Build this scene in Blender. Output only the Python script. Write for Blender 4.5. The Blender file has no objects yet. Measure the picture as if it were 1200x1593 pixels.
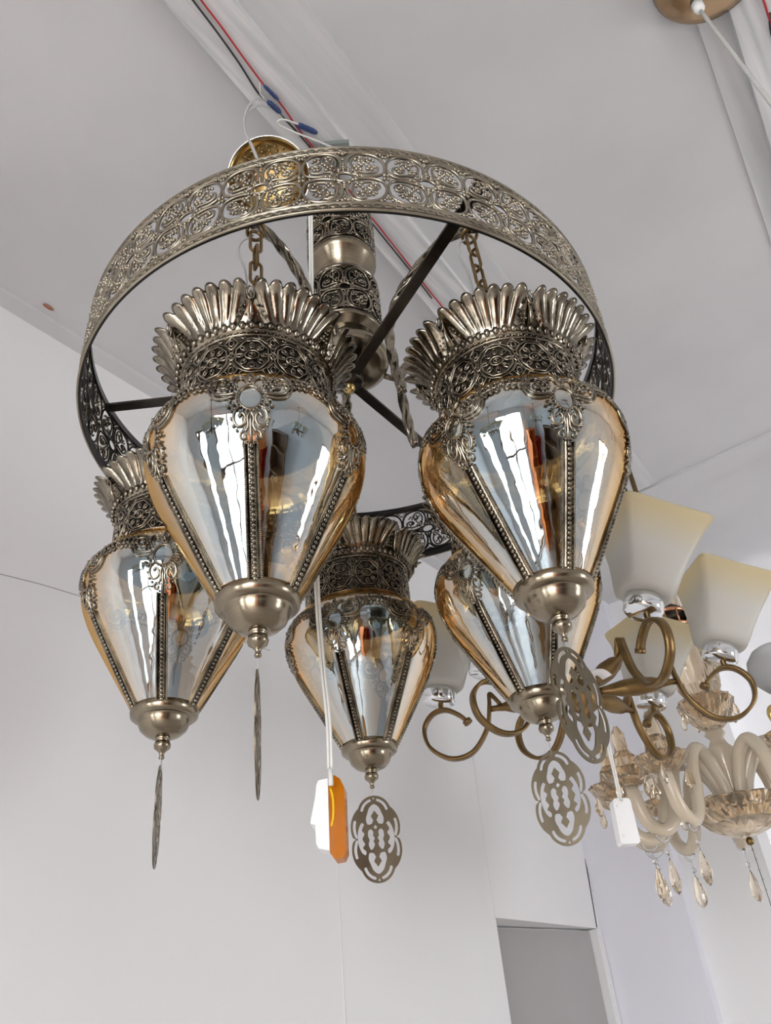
import bpy, bmesh, math, random
import numpy as np
from mathutils import Matrix, Vector
random.seed(7); PI = math.pi
SC = bpy.context.scene
COL = SC.collection
# ------------------------------------------------------------------ camera
F = 1250.0; CX, CY = 600.0, 796.5; EYE = np.array([0.0, 0.0, 1.5])
M = np.array([[0.99432, -0.10645, 0.0], [0.06, 0.56043, 0.82602], [-0.08793, -0.82133, 0.56364]])
cam_d = bpy.data.cameras.new('camera'); cam = bpy.data.objects.new('camera', cam_d); COL.objects.link(cam)
cam_d.sensor_fit = 'VERTICAL'; cam_d.sensor_height = 36.0; cam_d.lens = F / 1593.0 * 36.0
cam_d.clip_start = 0.02; cam_d.clip_end = 100
R3 = np.c_[M[:, 0], -M[:, 1], -M[:, 2]]
cm = Matrix.Identity(4)
for i in range(3):
    for j in range(3): cm[i][j] = R3[i, j]
    cm[i][3] = EYE[i]
cam.matrix_world = cm
SC.camera = cam
# ------------------------------------------------------------------ light
SC.view_settings.view_transform = 'Standard'; SC.view_settings.look = 'None'
SC.view_settings.gamma = 1.0; SC.view_settings.use_curve_mapping = False
SC.view_settings.exposure = 0.60
world = bpy.data.worlds.new('daylight'); SC.world = world; world.use_nodes = True
bg = world.node_tree.nodes['Background']
bg.inputs['Color'].default_value = (0.93, 0.965, 1.0, 1); bg.inputs['Strength'].default_value = 9.0
SC.cycles.use_denoising = True
SC.cycles.max_bounces = 14; SC.cycles.transparent_max_bounces = 24
SC.cycles.diffuse_bounces = 6; SC.cycles.glossy_bounces = 6; SC.cycles.transmission_bounces = 10
SC.cycles.sample_clamp_indirect = 6.0
SC.cycles.caustics_reflective = False; SC.cycles.caustics_refractive = False

# the room's own axes: A runs along the long wall, B to the right of it
AZ = math.radians(35.1)
D1 = np.array([math.sin(AZ), math.cos(AZ), 0.0]); D2 = np.array([math.cos(AZ), -math.sin(AZ), 0.0])
HC = 1.6; ZC = EYE[2] + HC          # ceiling
BW = -1.447; AK = 3.16; ABACK = -2.2; BR = 2.6
def room(a, b, z): return Vector((a * D1 + b * D2 + np.array([0, 0, z])).tolist())
ROOM_M = Matrix(((D2[0], D1[0], 0, 0), (D2[1], D1[1], 0, 0), (0, 0, 1, 0), (0, 0, 0, 1)))   # local x = B, y = A

# window portals guide the daylight in through the openings
def portal(b0, b1, a, z0, z1, rot):
    l = bpy.data.lights.new('window_daylight', 'AREA'); l.shape = 'RECTANGLE'
    l.size = abs(b1 - b0); l.size_y = z1 - z0; l.cycles.is_portal = True
    o = bpy.data.objects.new('window_daylight', l); COL.objects.link(o)
    return o
WIN = (-0.10, 1.45, 0.05, 2.75)      # b0, b1, z0, z1 of the shopfront behind the camera
GDOOR = (-1.0, -0.62, 0.03, 2.3)           # narrow glazed door beside it
SIDE = (1.90, 2.70, 1.0, 2.30)              # a0, a1, z0, z1 of the window in the right-hand wall
po = portal(WIN[0], WIN[1], ABACK, WIN[2], WIN[3], 0)
zdir = Vector((-D1).tolist()); 
def aim(o, loc, direction):
    o.matrix_world = Matrix.Translation(loc) @ Vector(direction).to_track_quat('-Z', 'Y').to_matrix().to_4x4()
aim(po, room(ABACK + 0.0, (WIN[0] + WIN[1]) / 2, (WIN[2] + WIN[3]) / 2), Vector(D1.tolist()))
pd = portal(GDOOR[0], GDOOR[1], ABACK, GDOOR[2], GDOOR[3], 0)
aim(pd, room(ABACK, (GDOOR[0] + GDOOR[1]) / 2, (GDOOR[2] + GDOOR[3]) / 2), Vector(D1.tolist()))
ps = portal(SIDE[0], SIDE[1], 0, SIDE[2], SIDE[3], 0)
aim(ps, room((SIDE[0] + SIDE[1]) / 2, BR, (SIDE[2] + SIDE[3]) / 2), Vector((-D2).tolist()))

# ------------------------------------------------------------------ pixel helpers (1200 x 1593 frame)
def ray(x, y): return M @ np.array([(x - CX) / F, (y - CY) / F, 1.0])
def at(x, y, z): return EYE + ray(x, y) * z
def at_h(x, y, h):
    d = ray(x, y); return EYE + d * (h / d[2])
def at_a(x, y, a):
    d = ray(x, y); return EYE + d * (a / (d @ D1))
def V(p): return Vector([float(c) for c in p])

# ------------------------------------------------------------------ materials
def mat(name, c1, c2=None, metal=0.0, rough=0.5, scale=8.0, bump=0.0, bscale=60.0, stretch=None, detail=4.0, **kw):
    m = bpy.data.materials.new(name); m.use_nodes = True; nt = m.node_tree; b = nt.nodes['Principled BSDF']
    b.inputs['Metallic'].default_value = metal; b.inputs['Roughness'].default_value = rough
    b.inputs['Base Color'].default_value = (*c1, 1)
    for k, v in kw.items(): b.inputs[k.replace('_', ' ')].default_value = v
    tc = nt.nodes.new('ShaderNodeTexCoord'); src = tc.outputs['Object']
    if stretch:
        mp = nt.nodes.new('ShaderNodeMapping'); mp.inputs['Scale'].default_value = stretch
        nt.links.new(src, mp.inputs['Vector']); src = mp.outputs['Vector']
    if c2:
        n = nt.nodes.new('ShaderNodeTexNoise'); n.inputs['Scale'].default_value = scale; n.inputs['Detail'].default_value = detail
        nt.links.new(src, n.inputs['Vector'])
        r = nt.nodes.new('ShaderNodeValToRGB'); r.color_ramp.elements[0].position = 0.35; r.color_ramp.elements[1].position = 0.68
        r.color_ramp.elements[0].color = (*c1, 1); r.color_ramp.elements[1].color = (*c2, 1)
        nt.links.new(n.outputs['Fac'], r.inputs['Fac']); nt.links.new(r.outputs['Color'], b.inputs['Base Color'])
    if bump:
        n2 = nt.nodes.new('ShaderNodeTexNoise'); n2.inputs['Scale'].default_value = bscale; n2.inputs['Detail'].default_value = 5
        nt.links.new(src, n2.inputs['Vector'])
        bp = nt.nodes.new('ShaderNodeBump'); bp.inputs['Strength'].default_value = bump; bp.inputs['Distance'].default_value = 0.01
        nt.links.new(n2.outputs['Fac'], bp.inputs['Height']); nt.links.new(bp.outputs['Normal'], b.inputs['Normal'])
    return m
def band_mat():
    # the band's outer side is bare aged brass, its inner side is blackened
    m = mat('aged_brass_band', (0.42, 0.375, 0.295), (0.27, 0.235, 0.18), metal=1, rough=0.30, scale=24); nt = m.node_tree; b = nt.nodes['Principled BSDF']
    tc = nt.nodes.new('ShaderNodeTexCoord'); sp = nt.nodes.new('ShaderNodeSeparateXYZ'); cb = nt.nodes.new('ShaderNodeCombineXYZ'); ln = nt.nodes.new('ShaderNodeVectorMath'); ln.operation = 'LENGTH'
    nt.links.new(tc.outputs['Object'], sp.inputs[0]); nt.links.new(sp.outputs['X'], cb.inputs['X']); nt.links.new(sp.outputs['Y'], cb.inputs['Y']); nt.links.new(cb.outputs[0], ln.inputs[0])
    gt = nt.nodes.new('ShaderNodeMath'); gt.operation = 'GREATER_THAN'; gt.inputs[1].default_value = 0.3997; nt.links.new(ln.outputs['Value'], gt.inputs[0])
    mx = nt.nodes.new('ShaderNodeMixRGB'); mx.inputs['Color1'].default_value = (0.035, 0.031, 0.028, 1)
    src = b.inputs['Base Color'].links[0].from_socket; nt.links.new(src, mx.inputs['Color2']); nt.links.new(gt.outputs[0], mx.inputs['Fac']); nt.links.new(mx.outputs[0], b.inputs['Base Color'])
    return m
M_WALL = mat('wall_paint', (0.81, 0.803, 0.803), (0.84, 0.832, 0.832), rough=0.75, scale=1.2, bump=0.06, bscale=9)
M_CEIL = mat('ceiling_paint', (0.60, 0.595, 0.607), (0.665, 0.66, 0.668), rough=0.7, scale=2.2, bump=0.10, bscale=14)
M_BEAM = mat('streaked_beam_paint', (0.77, 0.765, 0.765), (0.52, 0.535, 0.545), rough=0.6, scale=5.0, stretch=(9.0, 0.55, 9.0), bump=0.1, bscale=20)
M_STAIN = mat('ceiling_strip_paint', (0.66, 0.655, 0.66), (0.56, 0.57, 0.58), rough=0.7, scale=4.0, stretch=(8.0, 0.6, 8.0))
M_BLUELIT = mat('bluish_daylight_wall', (0.78, 0.78, 0.835), (0.80, 0.80, 0.855), rough=0.7, scale=1.5)  # bluish tint of the daylight is put into this wall colour
M_FLOOR = mat('floor_tile', (0.46, 0.42, 0.39), (0.52, 0.48, 0.45), rough=0.35, scale=3)
M_PEW = mat('antique_pewter', (0.36, 0.318, 0.25), (0.105, 0.09, 0.07), metal=1, rough=0.15, scale=38, bump=0.03, bscale=160)
M_RINGM = mat('aged_brass_plate', (0.20, 0.165, 0.115), (0.14, 0.115, 0.082), metal=1, rough=0.30, scale=24)
M_BAND = band_mat()
M_BRASS = mat('brushed_brass', (0.30, 0.255, 0.185), (0.24, 0.20, 0.145), metal=1, rough=0.22, scale=6, stretch=(1, 1, 40))
M_DARK = mat('blackened_bronze', (0.05, 0.043, 0.036), (0.09, 0.078, 0.065), metal=1, rough=0.33, scale=18)
M_CORE = mat('dark_liner', (0.05, 0.043, 0.035), (0.09, 0.078, 0.062), metal=1, rough=0.45, scale=30)
M_GOLD = mat('gold_bolt', (0.72, 0.52, 0.22), metal=1, rough=0.25)
M_CANOPY = mat('gold_dish', (0.42, 0.29, 0.12), (0.26, 0.175, 0.075), metal=1, rough=0.22, scale=20)
M_BRONZE = mat('satin_bronze', (0.26, 0.168, 0.072), (0.175, 0.112, 0.05), metal=1, rough=0.36, scale=30, bump=0.05, bscale=200)
M_CHROME = mat('chrome', (0.86, 0.88, 0.90), metal=1, rough=0.06)
M_COPPER = mat('copper', (0.72, 0.36, 0.20), metal=1, rough=0.2)
M_FANM = mat('brown_chrome', (0.40, 0.27, 0.16), metal=1, rough=0.22)
M_RED = mat('red_wire', (0.45, 0.02, 0.025), rough=0.4)
M_BLACK = mat('black_wire', (0.02, 0.02, 0.022), rough=0.45)
M_WHITEP = mat('white_plastic', (0.88, 0.88, 0.87), rough=0.35)
M_CORD = mat('white_cord', (0.80, 0.80, 0.76), rough=0.4)
M_CLEARC = mat('clear_cord', (0.72, 0.73, 0.70), rough=0.25, Transmission_Weight=0.35)
M_TAPE = mat('blue_tape', (0.02, 0.035, 0.12), (0.03, 0.06, 0.19), rough=0.35, scale=120)
M_RUST = mat('rust_paint', (0.30, 0.10, 0.05), (0.38, 0.16, 0.09), rough=0.8, scale=40)
M_AMBERP = mat('amber_plastic', (0.82, 0.25, 0.008), rough=0.12, Transmission_Weight=0.55, IOR=1.2)
M_YELW = mat('yellow_wire', (0.9, 0.55, 0.01), rough=0.4)
M_CHAMP = mat('champagne_glass_arm', (0.84, 0.71, 0.53), (0.88, 0.77, 0.60), rough=0.08, scale=10, Transmission_Weight=0.25, IOR=1.35, Coat_Weight=0.6)
M_CRYST = mat('amber_crystal', (0.97, 0.87, 0.72), rough=0.02, Transmission_Weight=1.0, IOR=1.5)
M_CUT = mat('amber_cut_glass', (0.93, 0.76, 0.55), rough=0.03, Transmission_Weight=0.9, IOR=1.45)
M_CLEAR = mat('clear_bead', (0.97, 0.97, 0.96), rough=0.02, Transmission_Weight=0.9, IOR=1.4)
M_FROSTG = mat('frosted_globe', (0.86, 0.87, 0.87), rough=0.35, Transmission_Weight=0.4, IOR=1.2)
M_CARTO = mat('orange_board', (0.80, 0.22, 0.04), (0.72, 0.16, 0.03), rough=0.5, scale=3)
M_CARTR = mat('red_board', (0.55, 0.03, 0.02), rough=0.5)
M_WOOD = mat('brown_wood', (0.16, 0.08, 0.04), (0.22, 0.12, 0.06), rough=0.4, scale=4, stretch=(1, 1, 12))
M_TILE = mat('pavement', (0.40, 0.38, 0.36), (0.5, 0.48, 0.45), rough=0.8, scale=3)

def shade_mat():
    m = bpy.data.materials.new('frosted_cream_shade'); m.use_nodes = True; nt = m.node_tree
    b = nt.nodes['Principled BSDF']; out = nt.nodes['Material Output']
    tc = nt.nodes.new('ShaderNodeTexCoord'); sp = nt.nodes.new('ShaderNodeSeparateXYZ'); nt.links.new(tc.outputs['Object'], sp.inputs[0])
    mr = nt.nodes.new('ShaderNodeMapRange'); mr.inputs['From Min'].default_value = 0.085; mr.inputs['From Max'].default_value = 0.150
    nt.links.new(sp.outputs['Z'], mr.inputs['Value'])
    r = nt.nodes.new('ShaderNodeMixRGB'); r.inputs['Color1'].default_value = (0.80, 0.785, 0.74, 1); r.inputs['Color2'].default_value = (0.80, 0.71, 0.49, 1)
    nt.links.new(mr.outputs[0], r.inputs['Fac']); nt.links.new(r.outputs[0], b.inputs['Base Color'])
    b.inputs['Roughness'].default_value = 0.35
    t = nt.nodes.new('ShaderNodeBsdfTranslucent'); nt.links.new(r.outputs[0], t.inputs['Color'])
    mx = nt.nodes.new('ShaderNodeMixShader'); mx.inputs[0].default_value = 0.5
    nt.links.new(b.outputs[0], mx.inputs[1]); nt.links.new(t.outputs[0], mx.inputs[2]); nt.links.new(mx.outputs[0], out.inputs[0])
    return m
M_SHADE = shade_mat()

def globe_mat():
    # half-silvered amber lustre glass: part mirror, part tinted see-through
    m = bpy.data.materials.new('amber_lustre_glass'); m.use_nodes = True; nt = m.node_tree
    nt.nodes.remove(nt.nodes['Principled BSDF']); out = nt.nodes['Material Output']
    tr = nt.nodes.new('ShaderNodeBsdfTransparent'); tr.inputs['Color'].default_value = (0.94, 0.71, 0.42, 1)
    gl = nt.nodes.new('ShaderNodeBsdfGlossy'); gl.inputs['Roughness'].default_value = 0.015; gl.inputs['Color'].default_value = (0.90, 0.91, 0.90, 1)
    tc = nt.nodes.new('ShaderNodeTexCoord')
    mp = nt.nodes.new('ShaderNodeMapping'); mp.inputs['Scale'].default_value = (1, 1, 0.35); nt.links.new(tc.outputs['Object'], mp.inputs[0])
    n = nt.nodes.new('ShaderNodeTexNoise'); n.inputs['Scale'].default_value = 42; n.inputs['Detail'].default_value = 2
    nt.links.new(mp.outputs[0], n.inputs['Vector'])
    bp = nt.nodes.new('ShaderNodeBump'); bp.inputs['Strength'].default_value = 0.10; bp.inputs['Distance'].default_value = 0.006
    nt.links.new(n.outputs['Fac'], bp.inputs['Height']); nt.links.new(bp.outputs['Normal'], gl.inputs['Normal'])
    # lustre (thin film): bluish silver head-on turning to gold at a slant
    lw = nt.nodes.new('ShaderNodeLayerWeight'); lw.inputs['Blend'].default_value = 0.5
    cr = nt.nodes.new('ShaderNodeValToRGB'); e = cr.color_ramp.elements; e[0].position = 0.12; e[0].color = (0.62, 0.77, 0.86, 1); e[1].position = 0.72; e[1].color = (0.95, 0.64, 0.29, 1)
    k = cr.color_ramp.elements.new(0.42); k.color = (0.88, 0.82, 0.70, 1)
    nt.links.new(lw.outputs['Facing'], cr.inputs['Fac']); nt.links.new(cr.outputs['Color'], gl.inputs['Color'])
    fr = nt.nodes.new('ShaderNodeFresnel'); fr.inputs['IOR'].default_value = 1.5
    mr = nt.nodes.new('ShaderNodeMapRange'); mr.inputs['From Min'].default_value = 0.04; mr.inputs['From Max'].default_value = 0.7
    mr.inputs['To Min'].default_value = 0.52; mr.inputs['To Max'].default_value = 0.72
    nt.links.new(fr.outputs[0], mr.inputs['Value'])
    mx = nt.nodes.new('ShaderNodeMixShader'); nt.links.new(mr.outputs[0], mx.inputs[0])
    nt.links.new(tr.outputs[0], mx.inputs[1]); nt.links.new(gl.outputs[0], mx.inputs[2]); nt.links.new(mx.outputs[0], out.inputs[0])
    return m
M_GLOBE = globe_mat()

def pane_mat():
    m = bpy.data.materials.new('window_glass'); m.use_nodes = True; nt = m.node_tree
    nt.nodes.remove(nt.nodes['Principled BSDF']); out = nt.nodes['Material Output']
    tr = nt.nodes.new('ShaderNodeBsdfTransparent'); gl = nt.nodes.new('ShaderNodeBsdfGlossy'); gl.inputs['Roughness'].default_value = 0.01
    mx = nt.nodes.new('ShaderNodeMixShader'); mx.inputs[0].default_value = 0.06
    nt.links.new(tr.outputs[0], mx.inputs[1]); nt.links.new(gl.outputs[0], mx.inputs[2]); nt.links.new(mx.outputs[0], out.inputs[0])
    return m
M_PANE = pane_mat()

# ------------------------------------------------------------------ mesh building
_ico = {}
def ico(sub):
    if sub not in _ico:
        bm = bmesh.new(); bmesh.ops.create_icosphere(bm, subdivisions=sub, radius=1.0); bm.verts.ensure_lookup_table()
        _ico[sub] = (np.array([v.co[:] for v in bm.verts]), [tuple(v.index for v in fc.verts) for fc in bm.faces]); bm.free()
    return _ico[sub]
class MB:
    def __init__(s): s.v = []; s.f = []; s.flat = set()
    def add(s, vs, fs, flat=False):
        o = len(s.v); s.v.extend([tuple(map(float, p)) for p in vs])
        for fc in fs:
            if flat: s.flat.add(len(s.f))
            s.f.append(tuple(i + o for i in fc))
    def lathe(s, prof, seg=40, fn=None, cap=False, flat=False):
        n = len(prof); vs = []; fs = []
        for j in range(seg):
            a = 2 * PI * j / seg
            for (r, z) in prof:
                k = fn(a, z) if fn else 1.0
                vs.append((r * k * math.cos(a), r * k * math.sin(a), z))
        for j in range(seg):
            k = (j + 1) % seg
            for i in range(n - 1): fs.append((j * n + i, k * n + i, k * n + i + 1, j * n + i + 1))
        s.add(vs, fs, flat); return s
    def tube(s, pts, r, sides=6, closed=False, section=None, twist=0.0, cap=True, up=None, flat=False):
        P = np.array(pts, float); n = len(P)
        if closed: T = np.roll(P, -1, 0) - np.roll(P, 1, 0)
        else: T = np.gradient(P, axis=0)
        T /= np.maximum(np.linalg.norm(T, axis=1), 1e-12)[:, None]
        if up is None:
            a = np.array([0, 0, 1.0]) if abs(T[0][2]) < 0.9 else np.array([1.0, 0, 0])
        else: a = np.array(up, float)
        N = a - (a @ T[0]) * T[0]; N /= np.linalg.norm(N)
        R = np.full(n, r) if np.isscalar(r) else np.array(r, float)
        sec = section or [(math.cos(2 * PI * k / sides), math.sin(2 * PI * k / sides)) for k in range(sides)]
        m = len(sec); vs = []
        for i in range(n):
            if i: N = N - (N @ T[i]) * T[i]; N /= max(np.linalg.norm(N), 1e-12)
            B = np.cross(T[i], N); w = twist * i; c_, s_ = math.cos(w), math.sin(w)
            for (x, y) in sec:
                X = x * c_ - y * s_; Y = x * s_ + y * c_
                vs.append(P[i] + R[i] * (X * N + Y * B))
        fs = []
        for i in range(n if closed else n - 1):
            k = (i + 1) % n
            for j in range(m): fs.append((i * m + j, i * m + (j + 1) % m, k * m + (j + 1) % m, k * m + j))
        if not closed and cap: fs.append(tuple(range(m))[::-1]); fs.append(tuple((n - 1) * m + j for j in range(m)))
        s.add(vs, fs, flat); return s
    def ball(s, c, r, sub=1, sc=(1, 1, 1)):
        v, fc = ico(sub); s.add(v * np.array(sc) * r + np.array(c), fc); return s
    def box(s, lo, hi):
        x0, y0, z0 = lo; x1, y1, z1 = hi
        s.add([(x0, y0, z0), (x1, y0, z0), (x1, y1, z0), (x0, y1, z0), (x0, y0, z1), (x1, y0, z1), (x1, y1, z1), (x0, y1, z1)],
              [(0, 3, 2, 1), (4, 5, 6, 7), (0, 1, 5, 4), (1, 2, 6, 5), (2, 3, 7, 6), (3, 0, 4, 7)], True); return s
    def prism(s, outline, y0, y1, flat=True):
        n = len(outline); vs = [(x, y0, z) for x, z in outline] + [(x, y1, z) for x, z in outline]
        s.add(vs, [tuple(range(n)), tuple(range(2 * n - 1, n - 1, -1))] + [(i, n + i, n + (i + 1) % n, (i + 1) % n) for i in range(n)], flat); return s
    def mesh(s, name, m):
        me = bpy.data.meshes.new(name); me.from_pydata(s.v, [], s.f)
        sm = np.ones(len(s.f), bool)
        for i in s.flat: sm[i] = False
        me.polygons.foreach_set('use_smooth', sm); me.materials.append(m); me.update(); return me
    def build(s, name, m, parent=None): return link(name, s.mesh(name, m), parent)
def link(name, me, parent=None, mw=None):
    o = bpy.data.objects.new(name, me); COL.objects.link(o)
    if parent: o.parent = parent
    if mw is not None: o.matrix_local = mw
    return o
def tag(o, label, cat, group=None):
    o['label'] = label; o['category'] = cat
    if group: o['group'] = group
    return o
def struct(o): o['kind'] = 'structure'; return o
def thing(name, label, cat, mw, group=None):
    o = bpy.data.objects.new(name, None); COL.objects.link(o); o.matrix_world = mw; o.empty_display_size = 0.05
    return tag(o, label, cat, group)
def frame(origin, zaxis, toward):
    z = V(zaxis).normalized(); y = -V(toward); y = (y - y.dot(z) * z).normalized(); x = y.cross(z)
    m = Matrix.Identity(4)
    for i in range(3): m[i][0], m[i][1], m[i][2], m[i][3] = x[i], y[i], z[i], float(origin[i])
    return m
def ell(cx, cy, a, b, rot=0, n=18, a0=0, a1=2 * PI):
    full = abs(a1 - a0 - 2 * PI) < 1e-6; k = n if full else n + 1; out = []
    for i in range(k):
        t = a0 + (a1 - a0) * i / n; x, y = a * math.cos(t), b * math.sin(t)
        out.append((cx + x * math.cos(rot) - y * math.sin(rot), cy + x * math.sin(rot) + y * math.cos(rot)))
    return out
def spiral(cx, cy, r0, r1, a0, a1, n=22):
    return [(cx + (r0 + (r1 - r0) * i / n) * math.cos(a0 + (a1 - a0) * i / n), cy + (r0 + (r1 - r0) * i / n) * math.sin(a0 + (a1 - a0) * i / n)) for i in range(n + 1)]
def smooth(pts, n=6):
    P = [np.array(p, float) for p in pts]; P = [2 * P[0] - P[1]] + P + [2 * P[-1] - P[-2]]; out = []
    for i in range(1, len(P) - 2):
        for k in range(n):
            t = k / n; a, b, c, d = P[i - 1], P[i], P[i + 1], P[i + 2]
            out.append(0.5 * (2 * b + (c - a) * t + (2 * a - 5 * b + 4 * c - d) * t * t + (-a + 3 * b - 3 * c + d) * t ** 3))
    out.append(P[-2]); return out
def mir(p): return [(-x, y) for x, y in p]

# ------------------------------------------------------------------ the room shell
def slab(name, m, b0, b1, a0, a1, z0, z1):
    mb = MB(); mb.box((b0, a0, z0), (b1, a1, z1)); o = mb.build(name, m); o.matrix_world = ROOM_M; return struct(o)
slab('floor', M_FLOOR, BW - 0.4, BR + 0.3, ABACK - 0.3, 4.6, -0.12, 0.0)
slab('ceiling', M_CEIL, BW - 0.4, BR + 0.3, ABACK - 0.3, 4.6, ZC, ZC + 0.12)
def wall_with_holes(name, m, axis, c0, c1, u0, u1, z0, z1, holes):
    # axis 'B' : thickness along B (c0..c1), runs along A (u)
    mb = MB(); us = sorted({u0, u1, *[h[0] for h in holes], *[h[1] for h in holes]}); zs = sorted({z0, z1, *[h[2] for h in holes], *[h[3] for h in holes]})
    for i in range(len(us) - 1):
        for j in range(len(zs) - 1):
            um, zm = (us[i] + us[i + 1]) / 2, (zs[j] + zs[j + 1]) / 2
            if any(h[0] < um < h[1] and h[2] < zm < h[3] for h in holes): continue
            if axis == 'B': mb.box((c0, us[i], zs[j]), (c1, us[i + 1], zs[j + 1]))
            else: mb.box((us[i], c0, zs[j]), (us[i + 1], c1, zs[j + 1]))
    o = mb.build(name, m); o.matrix_world = ROOM_M; return struct(o)
DOOR = (2.42, 3.145, 0.0, EYE[2] + 0.345)
wall_with_holes('wall_left', M_WALL, 'B', BW - 0.16, BW, ABACK - 0.2, AK + 0.0, 0, ZC, [DOOR])
# passage behind the doorway
slab('wall_passage', M_WALL, BW - 0.95, BW - 0.85, 1.9, 3.6, 0, ZC)
slab('wall_passage_end', M_WALL, BW - 0.9, BW - 0.16, 3.16, 3.26, 0, ZC)
slab('ceiling_passage', M_CEIL, BW - 0.95, BW - 0.16, 1.8, 3.6, DOOR[3] + 0.02, DOOR[3] + 0.1)
slab('wall_passage_near', M_WALL, BW - 0.95, BW - 0.16, 1.7, 1.8, 0, ZC)
slab('trim_1', M_WALL, BW - 0.13, BW + 0.008, DOOR[1] - 0.030, DOOR[1] + 0.010, 0, DOOR[3] - 0.004)
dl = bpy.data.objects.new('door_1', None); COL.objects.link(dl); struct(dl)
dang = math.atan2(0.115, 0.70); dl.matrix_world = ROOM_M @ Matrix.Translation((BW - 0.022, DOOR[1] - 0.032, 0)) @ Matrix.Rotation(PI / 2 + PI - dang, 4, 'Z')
mb = MB(); mb.box((0.0, -0.035, 0.005), (0.72, 0.0, DOOR[3] - 0.006)); mb.build('leaf', mat('grey_door_with_shade', (0.38, 0.365, 0.36), (0.41, 0.395, 0.39), rough=0.45, scale=2), dl)  # leaf colour darkened to hold the jamb's shade on the recessed door
# far walls: panel tinted with bluish daylight, then a white wall set back, then a darker bay
slab('wall_far', M_BLUELIT, BW, -1.10, AK, AK + 0.12, 0, ZC)
slab('wall_bay', M_WALL, -1.16, -0.80, AK + 0.055, AK + 0.2, 0, ZC)
slab('wall_far_end', M_WALL, BW - 0.5, BR + 0.2, AK + 0.5, AK + 0.62, 0, ZC)
wall_with_holes('wall_right', M_WALL, 'B', BR, BR + 0.15, ABACK, 3.9, 0, ZC, [SIDE])
w2 = bpy.data.objects.new('window_2', None); COL.objects.link(w2); w2.matrix_world = ROOM_M @ Matrix.Translation((BR + 0.07, (SIDE[0] + SIDE[1]) / 2, SIDE[2])); struct(w2)
for y in (-0.38, 0.0, 0.38):
    mb = MB(); mb.box((-0.03, y - 0.02, 0), (0.03, y + 0.02, SIDE[3] - SIDE[2])); mb.build('mullion', M_WOOD, w2)
for z in (0.02, SIDE[3] - SIDE[2] - 0.02):
    mb = MB(); mb.box((-0.026, -0.40, z - 0.02), (0.026, 0.40, z + 0.02)); mb.build('transom', M_WOOD, w2)
for y0, y1 in ((-0.36, -0.02), (0.02, 0.36)):
    mb = MB(); mb.box((-0.003, y0, 0.04), (0.003, y1, SIDE[3] - SIDE[2] - 0.04)); mb.build('pane', M_PANE, w2)
wall_with_holes('wall_back', M_WALL, 'A', ABACK - 0.15, ABACK, BW, BR + 0.15, 0, ZC, [(WIN[0], WIN[1], WIN[2], WIN[3]), GDOOR])
# joint strip and seams along wall and ceiling
slab('trim_2', M_CEIL, BW, BW + 0.045, ABACK, AK, ZC - 0.012, ZC)
slab('trim_3', M_CEIL, -0.70, BR, 2.47, 2.58, ZC - 0.012, ZC)
def seam(name, p0, p1, w, m):
    mb = MB(); d = np.array(p1) - np.array(p0); mb.tube([np.array(p0) + d * t for t in np.linspace(0, 1, 8)], w, 4); return struct(mb.build(name, m))
def wallp(x, y):
    r = ray(x, y); return EYE + r * ((BW + 0.0) / (r @ D2))
seam('trim_4', wallp(735, 1170), wallp(770, 1430), 0.0016, M_WALL)
seam('trim_5', wallp(522, 1300), wallp(540, 1640), 0.0018, M_WALL)
mb = MB(); mb.tube([wallp(x, y) for x, y in smooth([(-20, 888), (60, 908), (120, 926), (180, 943), (260, 960), (420, 1012)], 5)], 0.0012, 4)
struct(mb.build('trim_6', mat('wall_crack', (0.42, 0.41, 0.41), rough=0.9)))  # thin grey line of the crack in the wall
seam('trim_7', V(wallp(902, 1285)) + V(D1 * -0.002), V(wallp(929, 1443)) + V(D1 * -0.002), 0.003, M_BLACK)
# window frame of the shopfront behind the camera
wf = struct(MB().build('window_1', M_WOOD)) if False else None
mb = MB()
wn = bpy.data.objects.new('window_1', None); COL.objects.link(wn); wn.matrix_world = ROOM_M @ Matrix.Translation(((WIN[0] + WIN[1]) / 2, ABACK - 0.08, WIN[2])); struct(wn)
ww = WIN[1] - WIN[0]; wh = WIN[3] - WIN[2]
for x in (-ww / 2 + 0.025, -0.05, ww / 2 - 0.025):
    mb = MB(); mb.box((x - 0.025, -0.03, 0), (x + 0.025, 0.03, wh)); mb.build('mullion', M_WOOD, wn)
for z in (0.025, 1.05, wh - 0.025):
    mb = MB(); mb.box((-ww / 2, -0.026, z - 0.025), (ww / 2, 0.026, z + 0.025)); mb.build('transom', M_WOOD, wn)
for (x0, x1) in ((-ww / 2 + 0.05, -0.075), (-0.025, ww / 2 - 0.05)):
    for (z0, z1) in ((0.05, 1.025), (1.075, wh - 0.05)):
        mb = MB(); mb.box((x0, -0.003, z0), (x1, 0.003, z1)); mb.build('pane', M_PANE, wn)
gd_ = bpy.data.objects.new('door_2', None); COL.objects.link(gd_); gd_.matrix_world = ROOM_M @ Matrix.Translation(((GDOOR[0] + GDOOR[1]) / 2, ABACK - 0.08, GDOOR[2])); struct(gd_)
gw = GDOOR[1] - GDOOR[0]; gh = GDOOR[3] - GDOOR[2]
for x in (-gw / 2 + 0.02, gw / 2 - 0.02):
    mb = MB(); mb.box((x - 0.02, -0.02, 0), (x + 0.02, 0.02, gh)); mb.build('stile', M_WOOD, gd_)
for z in (0.03, gh - 0.03):
    mb = MB(); mb.box((-gw / 2 + 0.04, -0.02, z - 0.03), (gw / 2 - 0.04, 0.02, z + 0.03)); mb.build('rail', M_WOOD, gd_)
mb = MB(); mb.box((-gw / 2 + 0.04, -0.003, 0.06), (gw / 2 - 0.04, 0.003, gh - 0.06)); mb.build('pane', M_PANE, gd_)
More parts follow.
